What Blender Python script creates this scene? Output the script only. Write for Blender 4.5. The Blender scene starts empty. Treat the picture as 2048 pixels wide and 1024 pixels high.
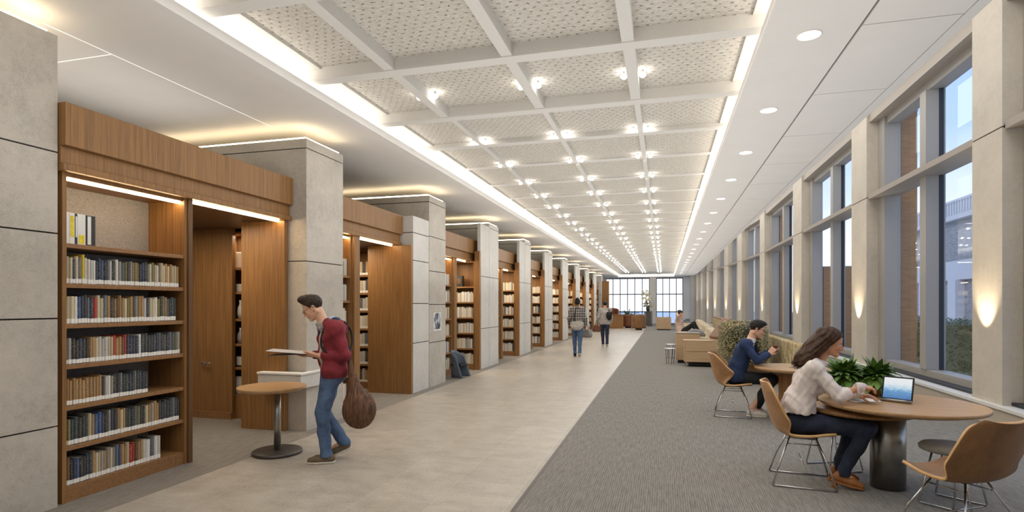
import bpy, math, random
import numpy as np
from mathutils import Vector, Matrix
random.seed(7)
RNG = np.random.default_rng(5)
SC = bpy.context.scene
COL = SC.collection
PI = math.pi

# ---------------------------------------------------------------- node helpers
class NT:
    def __init__(s, tree):
        s.t = tree; s.n = tree.nodes; s.l = tree.links
    def new(s, kind, **kw):
        n = s.n.new(kind)
        ins = kw.pop('ins', {})
        for k, v in kw.items(): setattr(n, k, v)
        for k, v in ins.items(): s.set(n, k, v)
        return n
    def set(s, n, k, v):
        i = n.inputs[k]
        if hasattr(v, 'is_output') or isinstance(v, bpy.types.NodeSocket): s.l.new(v, i)
        else: i.default_value = v
    def math(s, op, a, b=0.0, c=None):
        n = s.n.new('ShaderNodeMath'); n.operation = op
        s.set(n, 0, a); s.set(n, 1, b)
        if c is not None: s.set(n, 2, c)
        return n.outputs[0]
    def ramp(s, fac, stops, interp='LINEAR'):
        n = s.n.new('ShaderNodeValToRGB'); n.color_ramp.interpolation = interp
        e = n.color_ramp.elements
        while len(e) < len(stops): e.new(0.5)
        for i, (p, c) in enumerate(stops):
            e[i].position = p; e[i].color = (c[0], c[1], c[2], 1)
        s.set(n, 0, fac); return n.outputs[0]
    def mix(s, fac, a, b, mode='MIX'):
        n = s.n.new('ShaderNodeMix'); n.data_type = 'RGBA'; n.blend_type = mode
        s.set(n, 0, fac); s.set(n, 6, a); s.set(n, 7, b); return n.outputs[2]
    def noise(s, vec, scale, detail=4, rough=0.55):
        n = s.n.new('ShaderNodeTexNoise'); s.set(n, 'Vector', vec)
        n.inputs['Scale'].default_value = scale; n.inputs['Detail'].default_value = detail
        n.inputs['Roughness'].default_value = rough; return n.outputs[0]
    def coord(s, kind='Object', scale=(1, 1, 1), rot=(0, 0, 0), loc=(0, 0, 0)):
        t = s.n.new('ShaderNodeTexCoord'); m = s.n.new('ShaderNodeMapping')
        s.l.new(t.outputs[kind], m.inputs[0]); m.inputs['Scale'].default_value = scale
        m.inputs['Rotation'].default_value = rot; m.inputs['Location'].default_value = loc
        return m.outputs[0]

def lin(r, g, b):
    f = lambda c: (c / 12.92 if c <= .04045 else ((c + .055) / 1.055) ** 2.4)
    return (f(r / 255), f(g / 255), f(b / 255), 1)

def newmat(name):
    m = bpy.data.materials.new(name); m.use_nodes = True
    nt = NT(m.node_tree); b = m.node_tree.nodes['Principled BSDF']
    return m, nt, b

def plain(name, c, rough=.5, metal=0, noise=.06, nscale=40, bump=0, emis=None, es=0, sheen=0):
    m, nt, b = newmat(name)
    v = nt.coord()
    n = nt.noise(v, nscale)
    lo = tuple(x * (1 - noise) for x in c[:3]); hi = tuple(min(1, x * (1 + noise)) for x in c[:3])
    nt.set(b, 'Base Color', nt.ramp(n, [(.3, lo), (.7, hi)]))
    b.inputs['Roughness'].default_value = rough; b.inputs['Metallic'].default_value = metal
    if sheen: b.inputs['Sheen Weight'].default_value = sheen
    if bump:
        bp = nt.new('ShaderNodeBump', ins={'Strength': bump, 'Distance': .01, 'Height': n})
        nt.set(b, 'Normal', bp.outputs[0])
    if emis:
        b.inputs['Emission Color'].default_value = emis; b.inputs['Emission Strength'].default_value = es
    return m

def emit(name, c, s):
    m = bpy.data.materials.new(name); m.use_nodes = True
    nt = NT(m.node_tree); nt.n.clear()
    e = nt.new('ShaderNodeEmission', ins={0: c, 1: s}); o = nt.new('ShaderNodeOutputMaterial')
    nt.l.new(e.outputs[0], o.inputs[0]); return m

def wood(name, c1, c2, scale=(34, 34, .8), rough=.42, gloss=.35):
    m, nt, b = newmat(name)
    v = nt.coord(scale=scale)
    n1 = nt.noise(v, 1.6, 6, .6)
    v2 = nt.coord(scale=tuple(x * 3.2 if x > 3 else x * 1.4 for x in scale))
    n2 = nt.noise(v2, 2.2, 4, .7)
    f = nt.math('ADD', nt.math('MULTIPLY', n1, .5), nt.math('MULTIPLY', n2, .5))
    nt.set(b, 'Base Color', nt.ramp(f, [(.34, c1), (.5, tuple((p + q) / 2 for p, q in zip(c1, c2))), (.66, c2)]))
    b.inputs['Roughness'].default_value = rough
    b.inputs['Specular IOR Level'].default_value = gloss
    bp = nt.new('ShaderNodeBump', ins={'Strength': .08, 'Distance': .004, 'Height': n2}); nt.set(b, 'Normal', bp.outputs[0])
    return m

def stone(name, c, var=.16, rough=.75):
    m, nt, b = newmat(name)
    v = nt.coord()
    a = nt.noise(v, 2.2, 6, .65); d = nt.noise(v, 110, 3, .6); e = nt.noise(v, 16, 5, .7)
    f = nt.math('ADD', nt.math('MULTIPLY', a, .42), nt.math('ADD', nt.math('MULTIPLY', d, .33), nt.math('MULTIPLY', e, .25)))
    lo = tuple(x * (1 - var * 2) for x in c[:3]); hi = tuple(min(1, x * (1 + var)) for x in c[:3])
    nt.set(b, 'Base Color', nt.ramp(f, [(.34, lo), (.5, c[:3]), (.64, hi)]))
    b.inputs['Roughness'].default_value = rough
    bp = nt.new('ShaderNodeBump', ins={'Strength': .12, 'Distance': .006, 'Height': d}); nt.set(b, 'Normal', bp.outputs[0])
    return m

M = {}
M['wood'] = wood('oak_vertical', lin(106, 75, 42), lin(166, 122, 74))
M['wood_y'] = wood('oak_shelf', lin(120, 84, 52), lin(166, 124, 82), scale=(22, 1.0, 22))
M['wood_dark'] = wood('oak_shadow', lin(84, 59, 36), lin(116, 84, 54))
M['wood_x'] = wood('oak_light', lin(176, 146, 112), lin(204, 176, 140), scale=(1.2, 16, 22))
M['wood_table'] = wood('table_oak', lin(160, 124, 86), lin(196, 160, 118), scale=(1.3, 14, 14), rough=.38)
M['wood_desk'] = wood('desk_oak', lin(140, 100, 56), lin(178, 132, 80))
M['stone'] = stone('limestone', lin(188, 181, 170))
M['stone_pale'] = stone('limestone_pale', lin(206, 203, 196), .08)
M['pier'] = stone('window_pier_plaster', lin(206, 197, 182), .09, .8)
M['groove'] = plain('joint_shadow', lin(38, 36, 34), .9)
M['plaster'] = plain('ceiling_plaster', lin(220, 217, 212), .9, noise=.015, nscale=3)
M['rib'] = plain('ceiling_rib_paint', lin(206, 203, 197), .8, noise=.02)
M['felt'] = plain('grey_felt_backing', lin(140, 138, 137), .95, noise=.35, nscale=160, bump=.3)
M['white'] = plain('white_paint', lin(236, 233, 227), .6, noise=.015)
M['sillwhite'] = plain('white_sill_stone', lin(226, 224, 220), .45, noise=.03)
M['dado'] = plain('beige_dado', lin(196, 184, 168), .8, noise=.03)
M['alu'] = plain('grey_window_metal', lin(166, 161, 154), .5, 0, noise=.03)
M['alu_dark'] = plain('dark_window_gasket', lin(48, 51, 58), .5, .2)
M['alu_warm'] = plain('warm_grey_transom', lin(170, 160, 148), .5, .1, noise=.03)
M['black'] = plain('black_metal', lin(28, 28, 30), .45, .4)
M['chrome'] = plain('chrome_rod', lin(190, 190, 192), .22, 1, noise=.02)
M['steel'] = plain('brushed_steel', lin(158, 156, 152), .34, 1, noise=.08, nscale=20)
M['steel_dark'] = plain('dark_steel', lin(96, 92, 88), .45, .8, noise=.08)
M['led_warm'] = emit('led_warm', (1.0, .72, .40, 1), 30)
M['led_cove'] = emit('led_cove', (1.0, .93, .84, 1), 13)
M['led_pier'] = emit('led_pier', (1.0, .80, .52, 1), 11)
M['lens'] = emit('downlight_lens', (1.0, .92, .80, 1), 7)
M['spotlens'] = emit('spot_lens', (1.0, .95, .88, 1), 30)

def mk_glass():
    m = bpy.data.materials.new('window_glass'); m.use_nodes = True
    nt = NT(m.node_tree); nt.n.clear()
    tr = nt.new('ShaderNodeBsdfTransparent', ins={0: (.93, .95, .98, 1)})
    gl = nt.new('ShaderNodeBsdfGlossy', ins={0: (.9, .93, 1, 1), 1: .02})
    fr = nt.new('ShaderNodeFresnel', ins={0: 1.35})
    f = nt.math('MULTIPLY', fr.outputs[0], .12)
    mx = nt.new('ShaderNodeMixShader', ins={0: f, 1: tr.outputs[0], 2: gl.outputs[0]})
    o = nt.new('ShaderNodeOutputMaterial'); nt.l.new(mx.outputs[0], o.inputs[0]); return m
M['glass'] = mk_glass()

def mk_panel():
    """acoustic ceiling panel: cream fibrous board with staggered dark perforations"""
    m, nt, b = newmat('acoustic_ceiling_panel')
    tc = nt.coord()
    sep = nt.new('ShaderNodeSeparateXYZ', ins={0: tc})
    x, y = sep.outputs[0], sep.outputs[1]
    px = .092; py = .07
    row = nt.math('FLOOR', nt.math('DIVIDE', y, py))
    odd = nt.math('MODULO', nt.math('ABSOLUTE', row), 2.0)
    n = nt.new('ShaderNodeTexNoise', ins={'Vector': tc, 'Scale': 9.0, 'Detail': 2.0})
    jit = nt.new('ShaderNodeSeparateXYZ', ins={0: n.outputs[1]})
    xx = nt.math('ADD', nt.math('ADD', nt.math('DIVIDE', x, px), nt.math('MULTIPLY', odd, .5)), nt.math('MULTIPLY', nt.math('SUBTRACT', jit.outputs[0], .5), .7))
    yy = nt.math('ADD', nt.math('DIVIDE', y, py), nt.math('MULTIPLY', nt.math('SUBTRACT', jit.outputs[1], .5), .7))
    fx = nt.math('SUBTRACT', nt.math('FRACT', xx), .5)
    fy = nt.math('SUBTRACT', nt.math('FRACT', yy), .5)
    fine = nt.noise(tc, 75, 3, .7)
    fz = nt.math('MULTIPLY', nt.math('SUBTRACT', fine, .5), .75)
    d = nt.math('SQRT', nt.math('ADD', nt.math('POWER', fx, 2.0), nt.math('MULTIPLY', nt.math('POWER', fy, 2.0), 1.5)))
    d = nt.math('ADD', d, fz)
    hole = nt.ramp(d, [(.04, (1, 1, 1)), (.19, (0, 0, 0))])
    fib = nt.noise(nt.coord(scale=(30, 120, 30)), 1, 4, .7)
    board = nt.ramp(fib, [(.32, lin(166, 160, 149)), (.55, lin(202, 197, 187)), (.75, lin(216, 212, 203))])
    col = nt.mix(hole, board, lin(120, 110, 97))
    nt.set(b, 'Base Color', col); b.inputs['Roughness'].default_value = .95
    h = nt.math('SUBTRACT', nt.math('MULTIPLY', fib, .6), hole)
    bp = nt.new('ShaderNodeBump', ins={'Strength': .5, 'Distance': .012, 'Height': h}); nt.set(b, 'Normal', bp.outputs[0])
    return m
M['panel'] = mk_panel()

def mk_tile():
    m, nt, b = newmat('floor_stone_tile')
    v = nt.coord(rot=(0, 0, PI / 2))
    br = nt.new('ShaderNodeTexBrick', ins={'Vector': v, 'Scale': 1.0, 'Mortar Size': .004, 'Mortar Smooth': .3, 'Bias': 0.0, 'Brick Width': 1.2, 'Row Height': .6,
         'Color1': (.47, .47, .47, 1), 'Color2': (.53, .53, .53, 1), 'Mortar': (.5, .5, .5, 1)})
    br.offset = .5
    tc = nt.coord()
    a = nt.noise(nt.coord(scale=(1, 1.6, 1)), 3.2, 8, .7); fi = nt.noise(tc, 46, 5, .75)
    f = nt.math('ADD', nt.math('MULTIPLY', a, .5), nt.math('MULTIPLY', fi, .5))
    base = nt.ramp(f, [(.36, lin(146, 139, 128)), (.5, lin(172, 165, 154)), (.64, lin(190, 183, 172))])
    tint = nt.mix(1.0, base, nt.mix(1.0, br.outputs[0], (2, 2, 2, 1), 'MULTIPLY'), 'MULTIPLY')
    col = nt.mix(nt.math('MULTIPLY', br.outputs[1], .55), tint, lin(200, 193, 180))
    nt.set(b, 'Base Color', col)
    nt.set(b, 'Roughness', nt.ramp(f, [(.3, (.30,) * 3), (.7, (.44,) * 3)]))
    b.inputs['Specular IOR Level'].default_value = .45
    bp = nt.new('ShaderNodeBump', ins={'Strength': .05, 'Distance': .004, 'Height': fi}); nt.set(b, 'Normal', bp.outputs[0])
    return m
M['tile'] = mk_tile()

def mk_carpet(name, c1, c2, stripe=True):
    m, nt, b = newmat(name)
    tc = nt.coord()
    w = nt.new('ShaderNodeTexWave', ins={'Vector': tc, 'Scale': 17.0, 'Distortion': 2.6, 'Detail': 2.0, 'Detail Scale': 6.0})
    w.bands_direction = 'X'
    fine = nt.noise(tc, 190, 3, .8); med = nt.noise(nt.coord(scale=(60, 5, 1)), 1, 4, .7)
    lines = nt.new('ShaderNodeTexBrick', ins={'Vector': nt.coord(rot=(0, 0, PI / 2)), 'Scale': 1.0, 'Mortar Size': .0, 'Brick Width': 1.0, 'Row Height': .5, 'Color1': (.44, .44, .44, 1), 'Color2': (.56, .56, .56, 1)})
    f = nt.math('ADD', nt.math('MULTIPLY', fine, .46), nt.math('MULTIPLY', med, .42))
    if stripe: f = nt.math('ADD', f, nt.math('MULTIPLY', w.outputs[1], .12))
    else: f = nt.math('ADD', f, nt.math('MULTIPLY', lines.outputs[0], .2))
    nt.set(b, 'Base Color', nt.ramp(f, [(.34, c1), (.66, c2)]))
    b.inputs['Roughness'].default_value = .95; b.inputs['Specular IOR Level'].default_value = .15
    bp = nt.new('ShaderNodeBump', ins={'Strength': .35, 'Distance': .006, 'Height': f}); nt.set(b, 'Normal', bp.outputs[0])
    return m
M['carpet'] = mk_carpet('grey_striped_carpet', lin(92, 90, 86), lin(160, 157, 151))
M['carpet_edge'] = mk_carpet('grey_carpet_border', lin(92, 87, 80), lin(156, 150, 142), False)

def mk_fabric(name, c1, c2, scale=60, bump=.25, rough=.92):
    m, nt, b = newmat(name)
    tc = nt.coord()
    n = nt.noise(tc, scale, 4, .7); n2 = nt.noise(tc, 6, 4, .6)
    f = nt.math('ADD', nt.math('MULTIPLY', n, .5), nt.math('MULTIPLY', n2, .5))
    nt.set(b, 'Base Color', nt.ramp(f, [(.36, c1), (.64, c2)]))
    b.inputs['Roughness'].default_value = rough; b.inputs['Sheen Weight'].default_value = .15
    bp = nt.new('ShaderNodeBump', ins={'Strength': bump, 'Distance': .006, 'Height': n}); nt.set(b, 'Normal', bp.outputs[0])
    return m

# ---------------------------------------------------------------- mesh builder
class MB:
    def __init__(s): s.v = []; s.f = []; s.m = []; s.s = []
    def add(s, verts, faces, mi=0, smooth=False):
        b = len(s.v); s.v.extend(tuple(map(float, p)) for p in verts)
        for f in faces:
            s.f.append(tuple(b + i for i in f)); s.m.append(mi); s.s.append(smooth)
        return s
    def box(s, x0, x1, y0, y1, z0, z1, mi=0):
        v = [(x0, y0, z0), (x1, y0, z0), (x1, y1, z0), (x0, y1, z0), (x0, y0, z1), (x1, y0, z1), (x1, y1, z1), (x0, y1, z1)]
        return s.add(v, [(0, 3, 2, 1), (4, 5, 6, 7), (0, 1, 5, 4), (1, 2, 6, 5), (2, 3, 7, 6), (3, 0, 4, 7)], mi)
    def prism(s, poly, z0, z1, mi=0, axis='Z'):
        """poly: list of 2-D points, extruded along axis"""
        n = len(poly)
        mk = {'Z': lambda a, b, h: (a, b, h), 'Y': lambda a, b, h: (a, h, b), 'X': lambda a, b, h: (h, a, b)}[axis]
        v = [mk(a, b, z0) for a, b in poly] + [mk(a, b, z1) for a, b in poly]
        f = [tuple(range(n))[::-1], tuple(range(n, 2 * n))] + [(i, (i + 1) % n, n + (i + 1) % n, n + i) for i in range(n)]
        return s.add(v, f, mi)
    def obox(s, A, B, o0, o1, z0, z1, mi=0):
        """box along plan segment A-B, offset o0..o1 to the right of the direction of travel"""
        d = Vector((B[0] - A[0], B[1] - A[1])).normalized(); n = Vector((d.y, -d.x))
        q = [(A[0] + n.x * o0, A[1] + n.y * o0), (A[0] + n.x * o1, A[1] + n.y * o1), (B[0] + n.x * o1, B[1] + n.y * o1), (B[0] + n.x * o0, B[1] + n.y * o0)]
        return s.prism(q, z0, z1, mi)
    def lathe(s, prof, c=(0, 0, 0), n=24, mi=0, smooth=True, cap=True, sx=1, sy=1):
        v = []; f = []
        for r, z in prof:
            for k in range(n):
                a = 2 * PI * k / n; v.append((c[0] + r * math.cos(a) * sx, c[1] + r * math.sin(a) * sy, c[2] + z))
        for i in range(len(prof) - 1):
            for k in range(n):
                k2 = (k + 1) % n; f.append((i * n + k, i * n + k2, (i + 1) * n + k2, (i + 1) * n + k))
        s.add(v, f, mi, smooth)
        if cap:
            b = len(s.v) - len(v)
            s.f.append(tuple(b + k for k in range(n))[::-1]); s.m.append(mi); s.s.append(False)
            e = b + (len(prof) - 1) * n
            s.f.append(tuple(e + k for k in range(n))); s.m.append(mi); s.s.append(False)
        return s
    def tube(s, pts, r, n=8, mi=0, closed=False):
        P = [Vector(p) for p in pts]; m = len(P); R = r if hasattr(r, '__len__') else [r] * m
        T = []
        for i in range(m):
            a = P[i - 1] if (closed or i > 0) else P[i]; b = P[(i + 1) % m] if (closed or i < m - 1) else P[i]
            T.append((b - a).normalized())
        up = Vector((0, 0, 1)) if abs(T[0].z) < .9 else Vector((1, 0, 0))
        u = T[0].cross(up).normalized(); v = []; f = []
        for i in range(m):
            u = (u - T[i] * u.dot(T[i])).normalized(); w = T[i].cross(u)
            for k in range(n):
                a = 2 * PI * k / n; p = P[i] + (u * math.cos(a) + w * math.sin(a)) * R[i]; v.append(p)
        for i in range(m if closed else m - 1):
            j = (i + 1) % m
            for k in range(n):
                k2 = (k + 1) % n; f.append((i * n + k, i * n + k2, j * n + k2, j * n + k))
        s.add(v, f, mi, True)
        if not closed:
            b = len(s.v) - len(v)
            for st, rev in ((b, True), (b + (m - 1) * n, False)):
                q = tuple(st + k for k in range(n)); s.f.append(q[::-1] if rev else q); s.m.append(mi); s.s.append(False)
        return s
    def ball(s, c, r, n=12, mi=0, sc=(1, 1, 1)):
        prof = [(max(1e-4, r * math.sin(PI * i / n)) , -r * math.cos(PI * i / n)) for i in range(n + 1)]
        v = []; f = []; k2 = n * 2
        for rr, z in prof:
            for k in range(k2):
                a = 2 * PI * k / k2; v.append((c[0] + rr * math.cos(a) * sc[0], c[1] + rr * math.sin(a) * sc[1], c[2] + z * sc[2]))
        for i in range(n):
            for k in range(k2): f.append((i * k2 + k, i * k2 + (k + 1) % k2, (i + 1) * k2 + (k + 1) % k2, (i + 1) * k2 + k))
        return s.add(v, f, mi, True)
    def grid(s, fn, nu, nv, mi=0, smooth=True):
        v = [fn(i / nu, j / nv) for i in range(nu + 1) for j in range(nv + 1)]
        f = [(i * (nv + 1) + j, (i + 1) * (nv + 1) + j, (i + 1) * (nv + 1) + j + 1, i * (nv + 1) + j + 1) for i in range(nu) for j in range(nv)]
        return s.add(v, f, mi, smooth)
    def shift(s, d):
        s.v = [(p[0] + d[0], p[1] + d[1], p[2] + d[2]) for p in s.v]; return s
    def xf(s, mtx, start=0):
        s.v[start:] = [tuple(mtx @ Vector(p)) for p in s.v[start:]]; return s
    def build(s, name, mats, parent=None, loc=None, bevel=0, solid=0, sub=0):
        if loc is not None: s.shift((-loc[0], -loc[1], -loc[2]))
        me = bpy.data.meshes.new(name); me.from_pydata(s.v, [], s.f)
        if not isinstance(mats, (list, tuple)): mats = [mats]
        for m in mats: me.materials.append(M[m] if isinstance(m, str) else m)
        me.polygons.foreach_set('material_index', s.m); me.polygons.foreach_set('use_smooth', s.s); me.update()
        return link(name, me, parent, loc, bevel, solid, sub)

def link(name, me, parent=None, loc=None, bevel=0, solid=0, sub=0):
    o = bpy.data.objects.new(name, me); COL.objects.link(o)
    if parent is not None: o.parent = parent
    if loc is not None: o.location = loc
    if solid:
        md = o.modifiers.new('thick', 'SOLIDIFY'); md.thickness = solid; md.offset = 0
    if sub:
        md = o.modifiers.new('sub', 'SUBSURF'); md.levels = sub; md.render_levels = sub
    if bevel:
        md = o.modifiers.new('bev', 'BEVEL'); md.width = bevel; md.segments = 2; md.limit_method = 'ANGLE'; md.harden_normals = False
    return o

def tag(o, label, cat, group=None, kind=None):
    o['label'] = label; o['category'] = cat
    if group: o['group'] = group
    if kind: o['kind'] = kind
    return o
def thing(name, label, cat, loc=(0, 0, 0), rz=0, group=None):
    o = bpy.data.objects.new(name, None); COL.objects.link(o); o.empty_display_size = .1
    o.location = loc; o.rotation_euler = (0, 0, rz)
    return tag(o, label, cat, group)
def struct(mb, name, mats, bevel=0):
    o = mb.build(name, mats, bevel=bevel); o['kind'] = 'structure'; return o
def kids(o): return [c for c in ALLKIDS.get(o.name, [])]
def copy_tree(o, label=None, loc=None, rz=None, parent=None, group=None):
    c = o.copy(); COL.objects.link(c)
    if parent is not None: c.parent = parent
    if label: c['label'] = label
    if group: c['group'] = group
    if loc is not None: c.location = loc
    if rz is not None: c.rotation_euler = (0, 0, rz)
    for ch in list(o.children): copy_tree(ch, parent=c)
    return c
ONES = 'zeroth first second third fourth fifth sixth seventh eighth ninth tenth eleventh twelfth thirteenth fourteenth fifteenth sixteenth seventeenth eighteenth nineteenth'.split()
TENS = {2: 'twent', 3: 'thirt', 4: 'fort', 5: 'fift', 6: 'sixt'}
def nth(n):
    if n < 20: return ONES[n]
    t, u = divmod(n, 10)
    return TENS[t] + ('ieth' if u == 0 else 'y-' + ONES[u])
# ================================================================= camera and world
cam = bpy.data.cameras.new('camera'); camo = bpy.data.objects.new('camera', cam); COL.objects.link(camo)
cam.sensor_width = 36; cam.lens = 1125 / 2048 * 36; cam.shift_y = (609 - 512) / 2048
cam.clip_start = .05; cam.clip_end = 400
YAW = math.radians(15.12)
camo.location = (0, 0, 1.6); camo.rotation_euler = (PI / 2, 0, YAW)
SC.camera = camo
w = bpy.data.worlds.new('sky'); SC.world = w; w.use_nodes = True
nt = NT(w.node_tree)
tc = nt.new('ShaderNodeTexCoord'); sp = nt.new('ShaderNodeSeparateXYZ', ins={0: tc.outputs['Generated']})
cl = nt.noise(nt.coord('Generated', scale=(2, 2, 5)), 2.5, 5, .6)
h = nt.math('ADD', sp.outputs[2], nt.math('MULTIPLY', nt.math('SUBTRACT', cl, .5), .10))
skyc = nt.ramp(h, [(0.0, lin(244, 244, 246)), (.10, lin(226, 234, 246)), (.26, lin(168, 196, 236)), (.6, lin(112, 158, 220))])
bg = nt.n['Background']; nt.set(bg, 0, skyc); bg.inputs[1].default_value = 1.55
SC.view_settings.view_transform = 'Standard'
SC.view_settings.look = 'None'
SC.view_settings.exposure = 0.0

# ================================================================= floors
YE = 48.0
struct(MB().box(-4.18, -1.13, -3, YE, -.10, 0), 'floor', 'tile')
struct(MB().box(-1.13, 4.9, -3, YE, -.10, .004), 'floor_carpet', 'carpet')
struct(MB().box(-8.2, -4.18, -3, YE, -.10, .002), 'floor_carpet_border', 'carpet_edge')
struct(MB().box(-1.145, -1.115, -3, YE, -.05, .006), 'trim_1', 'steel_dark')

# ================================================================= ceiling
ZC = 4.12; ZL = 3.85
struct(MB().box(-4.05, 1.05, -3, YE, ZC, ZC + .1), 'ceiling', 'panel')
rb = MB()
ribs_y = [0.8 + 1.505 * k for k in range(32)]
ribs_x = [-2.72, -1.47, -.32]
for k, y in enumerate(ribs_y):
    hh = .125 if k < 5 else (.06 if k == 5 else .022)
    rb.box(-3.9, .93, y - .075, y + .075, ZC - hh, ZC + .02)
for x in ribs_x:
    for k, (a, b) in enumerate(zip([-3] + ribs_y, ribs_y + [YE])):
        wd, hh = (.055, .115) if k < 5 else (.035, .06)
        rb.box(x - wd, x + wd, a + (.075 if a > -3 else 0), b - (.075 if b < YE else 0), ZC - hh, ZC + .02)
# smooth margins along both coves
rb.box(-4.0, -3.52, -3, YE, ZC - .02, ZC + .01); rb.box(.74, 1.0, -3, YE, ZC - .02, ZC + .01)
o = struct(rb, 'ceiling_ribs', 'rib')
# left soffit with its cove lip, right soffit
s = MB()
s.box(-8.2, -3.86, -3, YE, ZL + .03, ZL + .12)
s.box(-3.86, -3.64, -3, YE, ZL, ZL + .09)
s.box(-4.06, -4.02, -3, YE, ZL + .12, ZC + .05)
struct(s, 'ceiling_soffit_left', 'plaster')
s = MB()
M['seam_glow'] = plain('glowing_white_seam', lin(244, 242, 238), .6, noise=0, emis=(1, .97, .92, 1), es=.45)  # soffit seam given a faint glow of its own so it reads lighter
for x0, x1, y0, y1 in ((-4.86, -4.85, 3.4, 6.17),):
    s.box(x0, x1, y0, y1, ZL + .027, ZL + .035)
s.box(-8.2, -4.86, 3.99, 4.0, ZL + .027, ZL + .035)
struct(s, 'ceiling_joints_left', 'seam_glow')
s = MB()
def soffit_tiles(s):
    s.box(.80, 1.525, -3, YE, ZL, ZL + .09)
    y = -2.72 + .03
    ys = [-3] + [5.11 + 1.565 * k for k in range(-5, 28)] + [YE]
    for a, b in zip(ys, ys[1:]):
        s.box(1.545, 2.24, a + .006, b - .006, ZL, ZL + .09)
soffit_tiles(s)
struct(s, 'ceiling_soffit_right', 'plaster')
struct(MB().box(.82, 2.24, -3, YE, ZL + .02, ZL + .085), 'ceiling_soffit_core', M['steel_dark'])
struct(MB().box(2.262, 2.36, -3, YE, ZL + .015, ZL + .12), 'trim_2', 'plaster')
struct(MB().box(1.02, 1.06, -3, YE, ZL + .09, ZC + .05), 'ceiling_cove_right', 'plaster')
# tall daylight pocket over the windows
struct(MB().box(1.0, 5.0, -3, YE, 6.0, 6.1).box(2.0, 2.24, -3, YE, ZL + .09, 6.0), 'ceiling_window_pocket', 'plaster')

# cove LED strips
o = MB().box(-3.84, -3.76, -2.9, YE - .2, ZL + .09, ZL + .115).build('cove_light_strip', 'led_cove', loc=(-3.8, 22.5, ZL + .09)); tag(o, 'long bright LED strip hidden in the ceiling cove above the bookcases', 'cove light', 'ceiling cove lights')
o = MB().box(.94, 1.0, -2.9, YE - .2, ZL + .09, ZL + .115).build('cove_light_strip', 'led_cove', loc=(.97, 22.5, ZL + .09)); tag(o, 'long bright LED strip hidden in the ceiling cove on the window side', 'cove light', 'ceiling cove lights')
o = MB().box(-3.6, .8, YE - .28, YE - .20, ZL + .06, ZL + .085).build('cove_light_strip', 'led_cove', loc=(-1.4, YE - .24, ZL + .06)); tag(o, 'short bright LED strip across the far end of the ceiling', 'cove light', 'ceiling cove lights')
struct(MB().box(-3.64, .8, YE - .45, YE, ZL, ZL + .06), 'ceiling_soffit_end', 'plaster')

# ================================================================= left wall, piers
struct(MB().box(-8.3, -8.2, -3, YE, 0, 4.2), 'wall_left', 'white')
struct(MB().box(-8.3, 5, -3.1, -3, 0, 6.1), 'wall_back', 'white')

def pier_blocks(s, x0, x1, y0, y1, z0, z1, joints, g=.012):
    zs = [z0] + sorted(joints) + [z1]
    for a, b in zip(zs, zs[1:]):
        s.box(x0, x1, y0, y1, a + (g / 2 if a > z0 else 0), b - (g / 2 if b < z1 else 0), 0)
    s.box(x0 + .015, x1 - .015, y0 + .015, y1 - .015, z0, z1 - .01, 1)
def pier_name(k): return ['nearest', 'second', 'third', 'fourth', 'fifth', 'sixth', 'seventh', 'eighth', 'ninth', 'tenth', 'eleventh', 'twelfth'][k]
s = MB(); pier_blocks(s, -7.0, -4.62, -3, 3.35, 0, 3.72, [.64, 1.49, 2.16, 2.80]); struct(s, 'stone_pier', ['stone', 'groove'])
PY = [6.18 + 3.85 * k for k in range(10)]
XF = -4.36
for k, y in enumerate(PY):
    s = MB()
    jts = [2.15, 3.58] if k == 0 else ([.86, 1.6, 2.25, 2.92, 3.58] if k == 1 else [1.0, 2.3, 3.58])
    g = .012 if k == 0 else .014
    pier_blocks(s, -4.70 if k == 0 else -5.15, XF, y, y + .84, 0, 2.76, [j for j in jts if j < 2.7], g)
    pier_blocks(s, -7.2, XF, y, y + .84, 2.76, 3.70, [j for j in jts if j > 2.8], g)
    if k == 0: s.box(-5.6, -5.595, y - .001, y, 2.78, 3.58, 1)
    struct(s, 'stone_pier', ['stone' if k < 2 else 'stone_pale', 'groove'])
    if k >= 1 and k < 9:
        s = MB(); pier_blocks(s, -5.0 if k == 1 else -4.44, XF + .0, y - .72, y - .02, 0, 3.2 if k == 1 else 3.6, [.9, 1.62, 2.4, 2.9] if k == 1 else [1.0, 2.3], .014); struct(s, 'stone_pier_return', ['stone_pale', 'groove'])
    # light trough on the pier top
    st = MB(); d = .04
    st.box(-6.9, XF - d, y + d, y + d + .03, 0, .03); st.box(XF - d - .03, XF - d, y + d + .03, y + .80, 0, .03)
    o = st.shift((0, 0, 3.70)).build('pier_top_light', 'led_pier', loc=(-5, y + .4, 3.70))
    tag(o, 'warm uplight strip glowing on top of the %s stone pier from the entrance bookcase' % pier_name(k), 'uplight', 'uplights on the stone piers')
st = MB(); st.box(-4.70, -4.66, -2.9, 3.3, 0, .03); st.box(-6.9, -4.70, 3.27, 3.3, 0, .03)
o = st.shift((0, 0, 3.72)).build('pier_top_light', 'led_pier', loc=(-5, 0, 3.72)); tag(o, 'warm uplight strip on top of the closest stone pier at the photo edge', 'uplight', 'uplights on the stone piers')

# ================================================================= wooden headers
def header(y0, y1, last=False):
    s = MB()
    s.box(-4.68, -4.55, y0, y1, 2.86, 3.20); s.box(-4.70, -4.60, y0, y1, 2.72, 2.86); s.box(-4.72, -4.57, y0, y1, 2.665, 2.72)
    o = struct(s, 'wall_header', 'wood', bevel=.004)
header(3.36, 6.175)
for k, y in enumerate(PY[:-1]): header(y + .85, PY[k + 1] - .02 if k else PY[1] - .74)
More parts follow.
